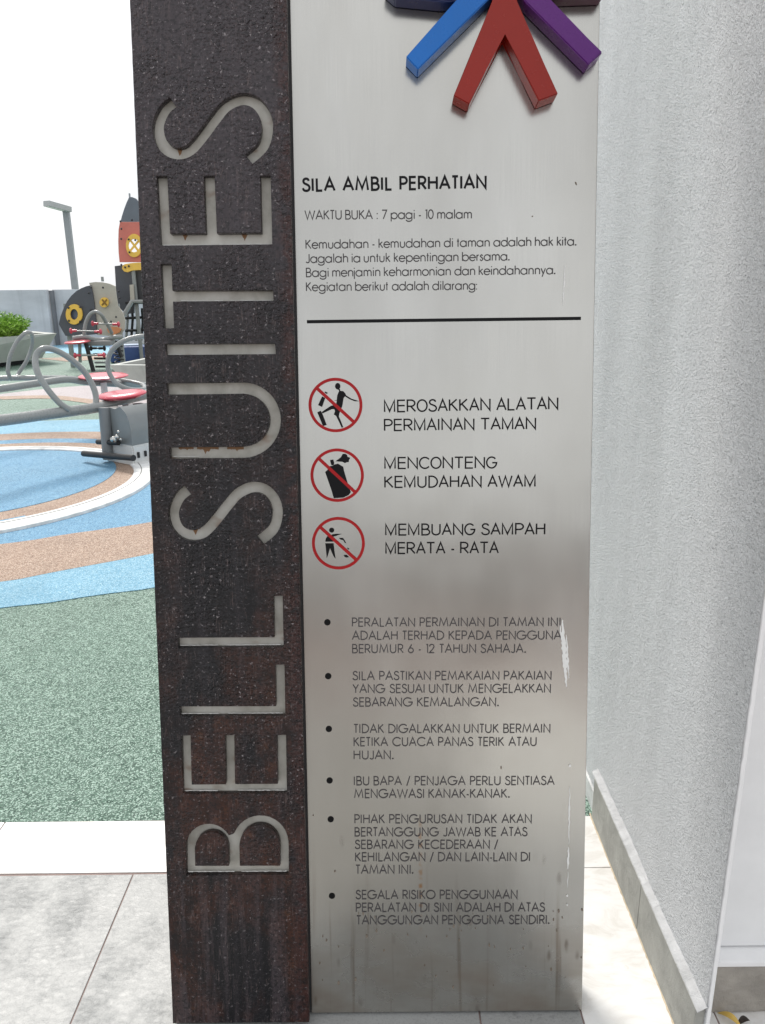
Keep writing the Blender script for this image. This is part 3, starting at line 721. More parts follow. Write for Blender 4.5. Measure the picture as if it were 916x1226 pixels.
# ---- emblem of painted bars
ED = .036
def bar(name, px, M, d=ED, extra=None, label=None):
    P = [sp(x, y, d) for x, y in px]
    bm = bmesh.new(); prism(bm, orient(P), EX, EY, EZ, O0, .0006, d)
    es = [e for e in bm.edges]
    bmesh.ops.bevel(bm, geom=es, offset=.0018, segments=2, affect='EDGES')
    o = finish(bm, name, M, root)
    if label: o['label'] = label
    return o
bar('emblem_bar', [(485.9, 68), (500.5, 83.3), (590, -6), (606, -40), (578, -36)], m_paint('blue_gloss_paint', (.010, .15, .52), .3, .08), label='bright blue bar')
bar('emblem_bar', [(543, 114.6), (561.8, 125), (604.8, 38), (645, 121), (668.5, 112.3), (618, 2), (608, -50), (596, -50), (590.4, 2)], m_paint('deep_red_gloss_paint', (.29, .016, .008), .22, .08), d=ED+.001, label='deep red chevron')
bar('emblem_bar', [(704.7, 78), (721.7, 62.3), (656, -2), (630, -40), (606, -40), (629, 2)], m_paint('purple_gloss_paint', (.11, .016, .18), .3, .08), label='purple bar')
bar('emblem_bar', [(461, -14), (473, -3.5), (530, 2), (572, -2), (584, -24), (590, -60), (470, -55)], m_paint('navy_gloss_paint', (.006, .016, .09), .34, .1), d=ED-.001, label='navy blue bar')
bar('emblem_bar', [(730, -18), (722, -6), (664, -4), (646, -24), (636, -55), (715, -60)], m_paint('wine_gloss_paint', (.06, .004, .03), .34, .1), d=ED-.001, label='wine red bar')

# ---- wear on the steel face
RES = mat('pale_tape_residue', (.82, .82, .80), .6)
def flake(pts, name='tape_residue'):
    for k, q in enumerate(pts):
        bm = bmesh.new(); flat(bm, q, .0009 + .00004*k); finish(bm, name, RES, root)
RST = mat('orange_rust_stain', (.24, .125, .055), .6)
def stain(px):
    bm = bmesh.new(); P = [(*sp(x, y, .0085), .0088) for x, y in px]; f = bm.faces.new([bm.verts.new(p) for p in P]); f.normal_update()
    bmesh.ops.triangulate(bm, faces=[f], ngon_method='EAR_CLIP'); finish(bm, 'rust_stain', RST, root)
def drips(x0, x1, y, spots, step=4):
    top, low = [], []; x = x0
    while x <= x1:
        top.append((x, y-1.5)); h = .9+random.random()*.9
        for c, hh in spots: h += hh*random.uniform(.75, 1.05)*max(0, 1-abs(x-c)/(1.2+hh*.28))
        low.append((x, y+h)); x += step*.25
    stain(top + low[::-1])
drips(214, 232, 536.5, [(224, 1.5)]); drips(236, 262, 536.5, [(246, 6), (250, 4)]); drips(272, 292, 536.5, [(284, 3)])
drips(216, 232, 280, [(222, 8)]); drips(284, 304, 279.3, [(293, 9)]); drips(212, 221, 175.6, [(215.5, 11)]); drips(228, 240, 632, [(234, 8)])

def scrape(x0, y0, x1, y1, wmax, n=16):
    L, R = [], []
    for k in range(n+1):
        t_ = k/n; wv = wmax*math.sin(math.pi*min(max(t_, .04), .96))**.6*random.uniform(.45, 1)
        x, y = x0+(x1-x0)*t_+random.uniform(-.4, .4), y0+(y1-y0)*t_
        L.append((x-wv/2, y)); R.append((x+wv/2, y))
    return L+R[::-1]
flake([scrape(673, 742, 678, 822, 6.5, 26), scrape(678, 760, 681, 812, 3, 18), scrape(670, 748, 673, 770, 2.5, 8), el(682.3, 916.5, 1.4, 1.6)])
flake([scrape(682, 942, 681, 1010, 2.2, 16), scrape(680.5, 1014, 680, 1040, 3, 12), scrape(680, 1044, 679.3, 1062, 1.2, 6), el(679, 1072, 1, 1.4), el(679, 1083, .9, 1.2)])
flake([scrape(676, 318, 674, 365, 2.0, 14)])
DARKS = mat('dark_nick', (.03, .025, .02), .7)
bm = bmesh.new()
for q in [[(688.3, 217.5), (690.2, 218.4), (690.8, 222), (689, 220.5)], el(637.5, 259, .9, .8, 8), el(697, 1089, 1.3, 1.6, 8), el(696, 1146, 1.2, 1.3, 8), el(401, 1043, 1.3, 1.3, 8), el(375, 976, .9, .9, 8), el(600, 919, .9, 2, 8)]: flat(bm, q, .0009)
for _ in range(48):
    y = random.uniform(1090, 1185); x = random.uniform(378, 690); r_ = random.uniform(.5, 1.5)
    if random.random() < .5: x = random.choice([430, 500, 540, 640, 675]) + random.gauss(0, 16)
    if 376 < x < 692: flat(bm, [(x+r_*math.cos(k)*random.uniform(.7, 1.1), y+r_*random.uniform(1.1, 2.2)*math.sin(k)) for k in (0, 1, 2.1, 3.1, 4.2, 5.3)], .0008+random.random()*.0001)
finish(bm, 'dirt_speck', mat('brown_dirt', (.20, .165, .13), .8), root)['kind'] = 'stuff'

# ---------------------------------------------------------------- pillar
pil = empty('stucco_pillar', (.9, 2.0, 0)); tag(pil, 'white stuccoed wall pillar with rough grey side right of the sign', 'pillar')
PO = Vector((.9, 2.0, 0))
bm = bmesh.new()
XW, YN, YF, HT = .6225, 1.168, 3.1, 3.6
ny, nz_ = 150, 270
def disp(y, z):
    v = Vector((0, y*3.2, z*.55)); a = noise.noise(v)*.0035 + noise.noise(Vector((3, y*7, z*2.1)))*.0016 + noise.noise(Vector((9, y*38, z*38)))*.0011
    return a
V = [[None]*(nz_+1) for _ in range(ny+1)]
for i in range(ny+1):
    for j in range(nz_+1):
        y = YN+(YF-YN)*i/ny; z = HT*j/nz_
        edge = min(i/4, 1)
        V[i][j] = bm.verts.new((XW + disp(y, z)*edge + (noise.noise(Vector((0, y, z*22)))*.0012 if i == 0 else 0), y, z))
for i in range(ny):
    for j in range(nz_): bm.faces.new((V[i][j], V[i][j+1], V[i+1][j+1], V[i+1][j]))
finish(bm, 'side_face', STUC, pil, True, PO)
bm = bmesh.new()
# front corner strip, worn edge
n = 260; A = []
for k in range(n+1):
    z = HT*k/n; j1 = noise.noise(Vector((1, 2, z*30)))*.0016 + noise.noise(Vector((4, 2, z*90)))*.0010
    A.append([bm.verts.new(p) for p in ((XW+.001+j1*.5, YN+.003+abs(j1), z), (XW+.003+j1, YN-.0015, z), (XW+.009+j1*.4, YN-.0015, z), (XW+.012, YN+.003, z), (XW+.012, YN+.16, z))])
for k in range(n):
    for j in range(4): bm.faces.new((A[k][j], A[k][j+1], A[k+1][j+1], A[k+1][j]))
finish(bm, 'corner_bead', m_smooth((.88, .88, .88), 'white_corner_plaster', .5), pil, True, PO)
bm = bmesh.new()
YB = 1.277
box(bm, (1.35, YB+.036+.9, .145+1.73), (1.4, 1.8, 3.46)); finish(bm, 'front_face', SMOOTH, pil, off=PO)
bm = bmesh.new(); box(bm, (1.35, YB+.025, .1345), (1.4, .054, .013), bev=.003); finish(bm, 'plinth_ledge', m_smooth((.88, .88, .88), 'white_ledge_plaster', .4), pil, off=PO)
# rough stone course
bm = bmesh.new(); nx_, nzz = 180, 24; V = []
for i in range(nx_+1):
    V.append([])
    for j in range(nzz+1):
        x = XW+.0125+.75*i/nx_; z = .128*j/nzz
        V[-1].append(bm.verts.new((x, YB + noise.noise(Vector((x*45, 2, z*70)))*.0022 + noise.noise(Vector((x*12, 5, z*20)))*.002 + (.004 if j in (0, nzz) else 0), z)))
for i in range(nx_):
    for j in range(nzz): bm.faces.new((V[i][j], V[i+1][j], V[i+1][j+1], V[i][j+1]))
finish(bm, 'stone_base', STONE, pil, True, PO)
# skirting slab down the side, its cement fillet
for y0, y1 in ((1.172, 1.50), (1.5025, 1.915)):
    bm = bmesh.new(); box(bm, (.6135, (y0+y1)/2, .0672), (.019, y1-y0, .1335), bev=.0018); finish(bm, 'skirting_slab', SKIRT, pil, off=PO)
bm = bmesh.new(); n = 160; A = []
for k in range(n+1):
    y = 1.166+(1.945-1.166)*k/n; j1 = noise.noise(Vector((1, y*40, 0)))*.0030+noise.noise(Vector((1, y*110, 5)))*.0018; j2 = noise.noise(Vector((7, y*30, 0)))*.004
    A.append([bm.verts.new(p) for p in ((.6045+abs(j1)*.6, y, .1335+j1*.3), (.606, y, .1365+j1*.5), (.616, y, .1415+j2*.5), (XW-.005, y, .1435+j1*.6+j2*.4), (XW+.004, y, .148+j2*.6))])
for k in range(n):
    for j in range(4): bm.faces.new((A[k][j], A[k][j+1], A[k+1][j+1], A[k+1][j]))
bm.faces.new(A[0]); bm.faces.new(A[-1])
finish(bm, 'cement_fillet', SEAL, pil, True, PO)
bm = bmesh.new(); box(bm, (XW-.002, 2.5, .03), (.012, 1.16, .066), bev=.003); finish(bm, 'rear_skirting', m_mortar((.6, .61, .6), 'pale_rear_skirting', 40), pil, off=PO)
# sealant line at the foot of the skirting
bm = bmesh.new(); tube(bm, [(.6038+random.uniform(-.0008, .0008), 1.0+.93*k/90, .001) for k in range(91)], [random.uniform(.0015, .0035) for _ in range(91)], seg=6)
finish(bm, 'joint_sealant', m_mortar((.55, .46, .33), 'yellowed_sealant', 60), pil, True, PO)
# fallen leaf by the stone base
def leaf_thing(loc, rz, L, Wd, M, label):
    bm = bmesh.new(); n = 10; A = []
    for k in range(n+1):
        t_ = k/n; wv = Wd*math.sin(math.pi*t_)**.8; z = .002 + .010*math.sin(math.pi*t_) + .006*t_
        A.append([bm.verts.new((L*t_, s*wv/2, z + abs(s)*wv*.18)) for s in (-1, 0, 1)])
    for k in range(n):
        for j in range(2): bm.faces.new((A[k][j], A[k][j+1], A[k+1][j+1], A[k+1][j]))
    bmesh.ops.remove_doubles(bm, verts=bm.verts, dist=1e-5)
    o = finish(bm, 'fallen_leaf', M, None, True); o.location = loc; o.rotation_euler.z = rz; tag(o, label, 'leaf'); return o
l = gz(857, 1212); leaf_thing((l.x, l.y-.004, .001), rad(-48), .052, .016, mat('dry_yellow_leaf', (.62, .42, .10), .5), 'dry yellow fallen leaf below the rough stone base of the pillar')
p = gz(882, 1229); leaf_thing((p.x, p.y, .001), rad(10), .03, .014, mat('dark_dry_leaf', (.03, .022, .018), .6), 'small dark dry leaf beside the yellow leaf at the pillar base')

# ---------------------------------------------------------------- parapet wall
CONC = m_concrete('grey_parapet_concrete', (.56, .56, .575))
par = empty('parapet_wall', (-9, 24, 0)); tag(par, 'grey concrete parapet wall behind the planter and playground', 'wall')
PO = Vector((-9, 24, 0))
c1 = gy(55, 347, 22.6); z1 = gy(30, 347, 22.6).z
def wall(a, b, h, t_, nm):
    a, b = Vector(a), Vector(b); d = (b-a).normalized(); nrm = Vector((-d.y, d.x))
    bm = bmesh.new(); L = (b-a).length
    M3 = Matrix((d.to_3d(), nrm.to_3d(), EZ)).transposed()
    mid = (a+b)/2 + nrm*t_/2
    box(bm, (mid.x, mid.y, h/2), (L, t_, h), M3, bev=.01); return finish(bm, nm, CONC, par, off=PO)
wall((-30, 22.0), (c1.x, 22.6), z1, .2, 'wall_section')
wall((c1.x+.03, 22.95), (-2.5, 23.3), z1+.0, .2, 'wall_section')
wall((-2.47, 23.3), (6, 23.6), z1+.0, .2, 'wall_section')
bm = bmesh.new(); box(bm, (.5, -9.5, .8), (15, .2, 1.6), bev=.01); finish(bm, 'wall_section', m_concrete('added_wall_grey', (.26, .26, .265)), par, off=PO)  # added unseen wall behind the viewer, giving the steel a reflected horizon
bm = bmesh.new(); box(bm, (c1.x+.045, 22.86, z1/2-.01), (.07, .20, z1-.03)); finish(bm, 'wall_return', m_concrete('dark_return_concrete', (.2, .2, .21)), par, off=PO)  # return in a darker concrete than the wall sections

# ---------------------------------------------------------------- planters
PLC = m_concrete('pale_planter_concrete', (.50, .52, .49))
def planter(name, top, bot, ztop, inset, label, base_in=.1, hollow=True):
    """top, bot: four ground-plan corners each (x, y), counter-clockwise from near-left"""
    c = Vector((sum(p[0] for p in top)/4, sum(p[1] for p in top)/4, 0))
    r_ = empty(name, c); tag(r_, label, 'planter', 'concrete planters in the playground')
    bm = bmesh.new()
    T = [bm.verts.new((p[0]-c.x, p[1]-c.y, ztop)) for p in top]; B = [bm.verts.new((p[0]-c.x, p[1]-c.y, .10)) for p in bot]
    cc = Vector((0, 0))
    I = [bm.verts.new(((p[0]-c.x)*(1-inset), (p[1]-c.y)*(1-inset), ztop)) for p in top]
    D = [bm.verts.new(((p[0]-c.x)*(1-inset), (p[1]-c.y)*(1-inset), ztop-.12)) for p in top]
    for k in range(4):
        q = (k+1) % 4
        bm.faces.new((B[k], B[q], T[q], T[k])); bm.faces.new((T[k], T[q], I[q], I[k])); bm.faces.new((I[k], I[q], D[q], D[k]))
    bm.faces.new(B[::-1])
    finish(bm, 'planter_body', PLC, r_)
    bm = bmesh.new(); f = bm.faces.new([bm.verts.new((v.x, v.y, ztop-.07)) for v in [Vector(((p[0]-c.x)*(1-inset)*.999, (p[1]-c.y)*(1-inset)*.999)) for p in top]])
    finish(bm, 'soil', m_mortar((.06, .045, .03), name+'_soil', 30), r_)
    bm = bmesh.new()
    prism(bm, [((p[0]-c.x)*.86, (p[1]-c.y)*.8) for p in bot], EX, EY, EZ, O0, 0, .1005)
    finish(bm, 'recessed_base', m_paint(name+'_dark_base', (.03, .03, .035), .6, 0), r_)  # near-black colour carries the shadow under the planter
    return r_
zt = .62
tn = [gz(0, 413, zt), gz(68, 399, zt)]
print('planter pts', tn, gz(42.6, 398, zt))
a, b = gz(-20, 417.5, zt), gz(68, 399, zt)
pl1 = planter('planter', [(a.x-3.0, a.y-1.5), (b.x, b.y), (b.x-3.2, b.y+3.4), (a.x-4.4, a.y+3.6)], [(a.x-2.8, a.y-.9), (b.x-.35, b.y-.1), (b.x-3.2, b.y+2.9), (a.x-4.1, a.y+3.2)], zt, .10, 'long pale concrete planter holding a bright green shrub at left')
a2, b2 = gz(131, 437, .45), gz(176, 438, .45)
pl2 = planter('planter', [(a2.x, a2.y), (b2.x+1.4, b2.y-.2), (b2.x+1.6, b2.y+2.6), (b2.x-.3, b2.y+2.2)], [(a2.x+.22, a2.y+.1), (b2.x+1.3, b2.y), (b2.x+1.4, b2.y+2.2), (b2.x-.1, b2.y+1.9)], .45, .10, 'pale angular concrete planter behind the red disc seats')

# shrub: many small leaves on arching shoots
def shrub(c, rx, ry, h, nsh, label, M, M2):
    r_ = empty('shrub', c); tag(r_, label, 'shrub')
    bm = bmesh.new(); bs = bmesh.new()
    for s in range(nsh):
        a = random.uniform(0, 2*math.pi); q = math.sqrt(random.random()); bx0 = Vector((rx*.8*q*math.cos(a), ry*.8*q*math.sin(a), 0))
        lean = Vector((math.cos(a)*random.uniform(.1, .7), math.sin(a)*random.uniform(.1, .7), 1)).normalized()
        L = h*random.uniform(.55, 1.12)*(1-.35*q)
        droop = random.uniform(.0, .5)
        pts = [bx0 + lean*L*t_ + Vector((lean.x, lean.y, -droop))*L*t_*t_*.4 for t_ in (0, .3, .6, .85, 1)]
        if s % 4 == 0: tube(bs, pts, [.006, .005, .004, .003, .002], seg=4)
        for k in range(24):
            t_ = random.uniform(.15, 1); i = min(int(t_*4), 3); p = pts[i].lerp(pts[i+1], t_*4-i)
            d = (lean*.7 + Vector((random.gauss(0, 1), random.gauss(0, 1), random.gauss(0.1, .7)))).normalized(); n_ = d.orthogonal().normalized()
            n_.rotate(Matrix.Rotation(random.uniform(0, 6.28), 3, d)); l_ = random.uniform(.06, .13); w_ = l_*.11
            v = [p, p+d*l_*.45+n_*w_, p+d*l_+Vector((0, 0, -.01)), p+d*l_*.45-n_*w_]
            bm.faces.new([bm.verts.new(x) for x in v])
    fo = finish(bm, 'foliage', M, r_); finish(bs, 'stems', M2, r_); return r_
LEAF = mat('bright_green_leaf', (.10, .22, .03), .45); n = N(LEAF)
n.base(n.ramp(n.noise(n.co(), 3.2, 3), [(.3, (.09, .22, .02)), (.5, (.22, .42, .04)), (.7, (.36, .56, .08))])); LEAF.node_tree.nodes['Principled BSDF'].inputs['Subsurface Weight'].default_value = 0
STEM = mat('brown_stem', (.10, .07, .04), .8)
g0 = gy(12, 405, 16.6)
shrub(Vector((g0.x-.22, 16.6, zt-.07)), .46, .55, .60, 420, 'bright green feathery shrub growing in the long planter', LEAF, STEM)
shrub(Vector((g0.x-1.5, 16.1, zt-.07)), 1.0, .6, .55, 420, 'wider green shrub growing at the left end of the long planter', LEAF, STEM)

# ---------------------------------------------------------------- light pole
LP = m_paint('galvanised_grey_paint', (.30, .32, .34), .5, .1)
DL = 26.0
b0 = gy(91, 350, DL); tp = gy(79, 251, DL)
lamp = empty('street_lamp', (tp.x+.0, DL, 0)); tag(lamp, 'grey square lamp post with flat arm head behind the parapet wall', 'street lamp')
bm = bmesh.new(); box(bm, (0, 0, tp.z/2), (.19, .14, tp.z), bev=.008); finish(bm, 'pole', LP, lamp)
bm = bmesh.new(); e = gy(55.5, 243.5, 25.2) - Vector((tp.x, DL, 0)); s_ = Vector((.09, 0, tp.z-.0)); d = (e-s_); L = d.length; d.normalize(); y_ = EZ.cross(d).normalized()
M3 = Matrix((d, y_, d.cross(y_))).transposed(); mid = (e+s_)/2
box(bm, mid, (L, .26, .16), M3, bev=.01); finish(bm, 'lamp_head', m_paint('light_grey_paint', (.42, .43, .43), .5, .1), lamp)
bm = bmesh.new(); box(bm, mid - (d.cross(y_))*.082 + d*(-.1 if d.x > 0 else .12), (L*.7, .2, .012), M3); finish(bm, 'lamp_lens', mat('frosted_lens', (.6, .6, .58), .3), lamp)

# ---------------------------------------------------------------- rocket playset
GRP = m_paint('dark_grey_panel', (.075, .08, .095), .5, .1); REDB = m_paint('rocket_red_panel', (.60, .17, .13), .45, .15); YEL = m_paint('yellow_panel', (.85, .53, .08), .45, .15)
BEI = m_paint('beige_panel', (.46, .43, .37), .55, .1); PIPE = m_paint('silver_grey_pipe', (.255, .27, .265), .30, .3); DKP = m_paint('black_rubber', (.012, .012, .013), .5, 0)
PKR = m_paint('pink_red_plastic', (.55, .05, .085), .32, .3); BOLT = mat('dark_bolt', (.03, .03, .035), .4)
def panel(name, px, Yd, th_, M, parent, off, holes=None):
    P = [gy(x, y, Yd) for x, y in px]; poly = [(p.x, p.z) for p in P]
    if holes:
        lp = [orient(poly)] + [orient([(gy(x, y, Yd).x, gy(x, y, Yd).z) for x, y in h], False) for h in holes]
        me = curve_mesh(name, lp, th_, .004); me.transform(Matrix.Rotation(rad(90), 4, 'X')); me.transform(Matrix.Translation((-off.x, Yd-off.y, -off.z)))
        me.materials.clear(); o = link(name, me, None, parent); me.materials.append(M); return o
    bm = bmesh.new(); prism(bm, orient(poly), EX, EZ, EY, Vector((0, Yd, 0)), -th_/2, th_/2)
    return finish(bm, name, M, parent, off=off)
YR = 17.0
ro = gy(160, 431, YR); RO_ = Vector((ro.x, YR, 0))
rk = empty('rocket_play_tower', RO_); tag(rk, 'rocket shaped play tower with red body and grey nose cone behind the rusty plate', 'play tower')
ax_ = 159.5
def mir(pts): return pts + [(2*(ax_-(y-290)*-.0) - x, y) for x, y in reversed(pts)]
panel('nose_cone', [(155, 236.5), (152, 243), (149, 251), (146.5, 259), (144.8, 265.5), (175, 265.5), (173.5, 259), (171, 251), (167.5, 243), (163, 237.8), (158.5, 236)] , YR, .06, m_paint('slate_grey_panel', (.13, .15, .18), .5, .1), rk, RO_)
bm = bmesh.new(); q0, q1 = gy(155.6, 238, YR), gy(155, 231.5, YR); tube(bm, [q0-RO_, q1-RO_], .02, seg=6); finish(bm, 'antenna', LP, rk)
panel('rocket_body', [(144, 265.8), (142.4, 275), (142, 289), (142.4, 302), (143.6, 314), (176.5, 314), (178, 302), (178.6, 289), (178, 275), (176.2, 265.8)], YR-.02, .05, REDB, rk, RO_, [el(160.8, 294.5, 7.2, 8.4, 24)])
def rg(cx, cy, rx, ry, ix, iy, Yd, M, parent, off, name='porthole_ring'):
    return panel(name, el(cx, cy, rx, ry, 32), Yd, .04, M, parent, off, [el(cx, cy, ix, iy, 28)])
pr = rg(160.8, 294, 9.8, 14, 6.8, 8.0, YR-.08, YEL, rk, RO_)
panel('porthole_spoke', [(155, 288), (157, 287), (167, 300), (165, 301.5)], YR-.075, .02, YEL, rk, RO_); panel('porthole_spoke', [(165.5, 287), (167.5, 288.5), (156.5, 301.5), (154.8, 300)], YR-.078, .02, YEL, rk, RO_)
panel('yellow_skirt', catm := [(147, 318), (150, 316.2), (158, 315), (166, 314.4), (178, 314.6), (178, 323.5), (166, 323.2), (158, 324), (153, 326), (149, 325), (146.6, 321.8)], YR-.1, .05, YEL, rk, RO_)
panel('grey_panel', [(137.8, 318.6), (146, 317.6), (160, 318), (161, 375), (152, 376), (140.5, 366)], YR+.1, .05, GRP, rk, RO_)
panel('grey_panel', [(162.3, 322), (172, 322), (174, 362), (163.6, 362)], YR+.05, .05, m_paint('charcoal_panel', (.05, .05, .055), .5, .1), rk, RO_)
panel('small_beige_plate', [(155.5, 341), (160, 340.5), (161, 360), (156.5, 360)], YR-.16, .04, BEI, rk, RO_)
for x in (160.3, 176): 
    bm = bmesh.new(); t1, b1_ = gy(x, 322, YR), gy(x, 322, YR); tube(bm, [Vector((t1.x, YR-.05, 0))-RO_, Vector((t1.x, YR-.05, t1.z))-RO_], .042); finish(bm, 'post', PIPE, rk, True)
pf = gy(168, 362.5, YR); bm = bmesh.new(); box(bm, Vector((pf.x+.2, YR+.3, pf.z))-RO_, (.95, .9, .05), bev=.01); finish(bm, 'platform', DKP, rk)
bm = bmesh.new(); tube(bm, [gy(142, 388, YR-.5)-RO_, gy(158, 361, YR-.3)-RO_, gy(172, 361, YR-.3)-RO_], .045); finish(bm, 'brace', PIPE, rk, True)
for k in range(4):
    bm = bmesh.new(); x = 152+k*6; tube(bm, [gy(x, 366+k, YR+.1)-RO_, gy(x+1, 380+2*k, YR+.1)-RO_, gy(x-1, 408, YR+.1)-RO_], .03, seg=6); finish(bm, 'climbing_rope', DKP if k % 2 else PIPE, rk, True)
bm = bmesh.new(); tube(bm, [gy(150, 381, YR+.05)-RO_, gy(172, 380, YR+.05)-RO_], .03, seg=6); tube(bm, [gy(150, 396, YR+.05)-RO_, gy(176, 395, YR+.05)-RO_], .03, seg=6); finish(bm, 'rung', DKP, rk, True)
for x, y in [(144.3, 265), (158, 263.5), (145.4, 274), (145.2, 286), (145.3, 317), (149.8, 320), (154.2, 318.7), (142, 349), (143, 357), (155, 302), (154, 286.6), (162, 287.5)]:
    p = gy(x, y, YR-.14); bm = bmesh.new(); bmesh.ops.create_uvsphere(bm, u_segments=8, v_segments=6, radius=.022, matrix=Matrix.Translation(p-RO_)); finish(bm, 'bolt', BOLT, rk)
# domed panels
YD = 16.0; do_ = gy(105, 408, YD); DO = Vector((do_.x, YD, 0))
dm = empty('domed_climbing_panel', DO); tag(dm, 'domed play panel half charcoal half beige with yellow porthole rings', 'play panel')
panel('charcoal_panel', [(79, 402), (75, 395), (71, 388), (73, 379), (77, 368.5), (81, 360.5), (86, 354), (92, 348.5), (98, 345), (104, 342.6), (109.4, 341.6), (111.6, 352), (113.5, 364.6), (115.2, 382), (116.5, 400), (95, 402)], YD, .06, GRP, dm, DO, [el(89, 376.4, 4.6, 6.4, 20)])
panel('beige_panel', [(107.3, 338.6), (115, 337.6), (123, 338), (131, 339.6), (138, 342.6), (139.5, 355), (141.2, 366), (147, 374), (150, 384), (149.6, 393), (145, 401), (130, 402), (117, 401), (115.3, 382), (113.6, 364.6), (111.7, 352)], YD+.05, .06, BEI, dm, DO)
rg(89, 376.4, 10, 12.2, 4.6, 6.4, YD-.06, YEL, dm, DO)
panel('blue_window', el(89, 376.4, 4.5, 6.3, 20), YD+.02, .01, m_paint('blue_grey_window', (.12, .16, .24), .3, .3), dm, DO)
panel('yellow_button', el(124.9, 362, 5.2, 6, 24), YD-.02, .05, YEL, dm, DO)
BRN = m_paint('brown_mark', (.22, .12, .02), .5, 0)
panel('cross_mark', [(121.6, 359), (122.8, 358), (128.4, 365), (127.2, 366)], YD-.055, .01, BRN, dm, DO); panel('cross_mark', [(127.4, 358), (128.6, 359.2), (122.6, 366), (121.4, 364.8)], YD-.058, .01, BRN, dm, DO)
for x, y in [(109, 344), (106.3, 350.6), (123.3, 344.3), (108.6, 371), (139, 379.5), (133, 385), (96, 367.5), (82, 368.5), (96, 385), (82.5, 384)]:
    p = gy(x, y, YD-.09); bm = bmesh.new(); bmesh.ops.create_uvsphere(bm, u_segments=8, v_segments=6, radius=.022, matrix=Matrix.Translation(p-DO)); finish(bm, 'bolt', BOLT, dm)
bm = bmesh.new(); q = gy(123, 337, YD+.05)-DO; tube(bm, [q, q+Vector((0, 0, .09))], .03, seg=6); finish(bm, 'finial', PIPE, dm)
for x in (83, 144):
    bm = bmesh.new(); p = gy(x, 400, YD+.1)-DO; tube(bm, [(p.x, .1, 0), (p.x, .1, p.z+.6)], .05); finish(bm, 'post', PIPE, dm, True)

# blue crawl block behind the seats
bk = gz(150, 434); BK = Vector((bk.x, bk.y+.3, 0))
cb = empty('blue_play_block', BK); tag(cb, 'low dark blue play block on the rubber under the rocket tower', 'play block')
bm = bmesh.new(); box(bm, (0, 0, .17), (.8, .7, .34), Matrix.Rotation(rad(18), 3, 'Z'), bev=.09); finish(bm, 'cushion', m_paint('deep_blue_rubber', (.045, .09, .25), .6, 0), cb, True)
bm = bmesh.new(); box(bm, (0, 0, .35), (.5, .4, .03), Matrix.Rotation(rad(18), 3, 'Z'), bev=.01); finish(bm, 'top_plate', m_paint('pale_blue_rubber', (.4, .5, .65), .6, 0), cb, True)

# ---------------------------------------------------------------- seesaws
def disc(name, c, r_, th_, M, parent, tilt=(0, 0), seg=28):
    bm = bmesh.new(); prof = [(0, .0), (.55, .0), (.85, .18), (1, .55), (1, .72), (.9, 1), (.6, 1.12), (0, 1.0)]
    R_ = []
    for q, h in prof:
        if q == 0: R_.append([bm.verts.new((0, 0, h*th_))]); continue
        R_.append([bm.verts.new((q*r_*math.cos(2*math.pi*k/seg), q*r_*math.sin(2*math.pi*k/seg)*.82, h*th_)) for k in range(seg)])
    for A, B in zip(R_, R_[1:]):
        for k in range(seg):
            if len(A) == 1: bm.faces.new((A[0], B[(k+1) % seg], B[k]))
            elif len(B) == 1: bm.faces.new((A[k], A[(k+1) % seg], B[0]))
            else: bm.faces.new((A[k], A[(k+1) % seg], B[(k+1) % seg], B[k]))
    bmesh.ops.rotate(bm, verts=bm.verts, cent=(0, 0, 0), matrix=Matrix.Rotation(tilt[0], 3, 'X') @ Matrix.Rotation(tilt[1], 3, 'Y'))
    bmesh.ops.translate(bm, verts=bm.verts, vec=c)
    return finish(bm, name, M, parent, True)
def pipe(name, pts, r_, M, parent, off, closed=False, sm=8, seg=12):
    P = [Vector(p)-off for p in pts]
    if sm: P = catmull(P, sm, closed)
    bm = bmesh.new(); tube(bm, P, r_, closed, seg); return finish(bm, name, M, parent, True)

pb = gz(129, 551); O1 = Vector((pb.x, pb.y, 0))
s1 = empty('seesaw', O1); tag(s1, 'grey pipe seesaw nearest the sign with a red disc seat and black foot bar', 'seesaw', 'grey pipe seesaws on the blue ring')
YS = 7.0
beam = [gy(-70, 510, 5.6), gy(0, 503.5, 6.05), gy(60, 495.5, 6.5), gy(118, 487.5, 6.95), gy(150, 478.5, 7.2), gy(190, 468.5, 7.5)]
pipe('beam', beam, .047, PIPE, s1, O1, seg=16)
hoop = [gy(92, 493.5, 6.72), gy(108, 491.5, 6.86), gy(115, 481, 6.95), gy(112, 464, 7.0), gy(100, 444, 7.0), gy(82, 428, 6.95), gy(64, 418.5, 6.9), gy(50, 418, 6.8), gy(42.5, 428, 6.75), gy(45, 446, 6.65), gy(57, 466, 6.6), gy(72, 483, 6.6), gy(84, 490.5, 6.62)]
pipe('handle_hoop', hoop, [.027]*1000 if False else .027, PIPE, s1, O1)
bm = bmesh.new(); t0, t1 = gy(125, 488, 6.85)-O1, gy(129.5, 550, 6.82)-O1
tube(bm, [t0, t1], [.052, .046], seg=16); finish(bm, 'leg', m_paint('mid_grey_pipe', (.20, .21, .215), .45, .1), s1, True)
pipe('foot_bar', [gy(100, 543, 6.86), gy(160, 548.3, 6.42)], .027, DKP, s1, O1, sm=0)
pipe('upper_foot_bar', [gy(117, 529, 6.9), gy(142, 530, 6.72)], .024, DKP, s1, O1, sm=0)
bm = bmesh.new()
for q in [(136, 526, .030), (140, 523, .022), (142, 517, .014), (144.5, 526, .014)]:
    bmesh.ops.create_uvsphere(bm, u_segments=10, v_segments=8, radius=q[2], matrix=Matrix.Translation(gy(q[0], q[1], 6.68)-O1))
finish(bm, 'pivot_bolt', mat('shiny_steel_bolt', (.55, .55, .53), .25, 1), s1, True)
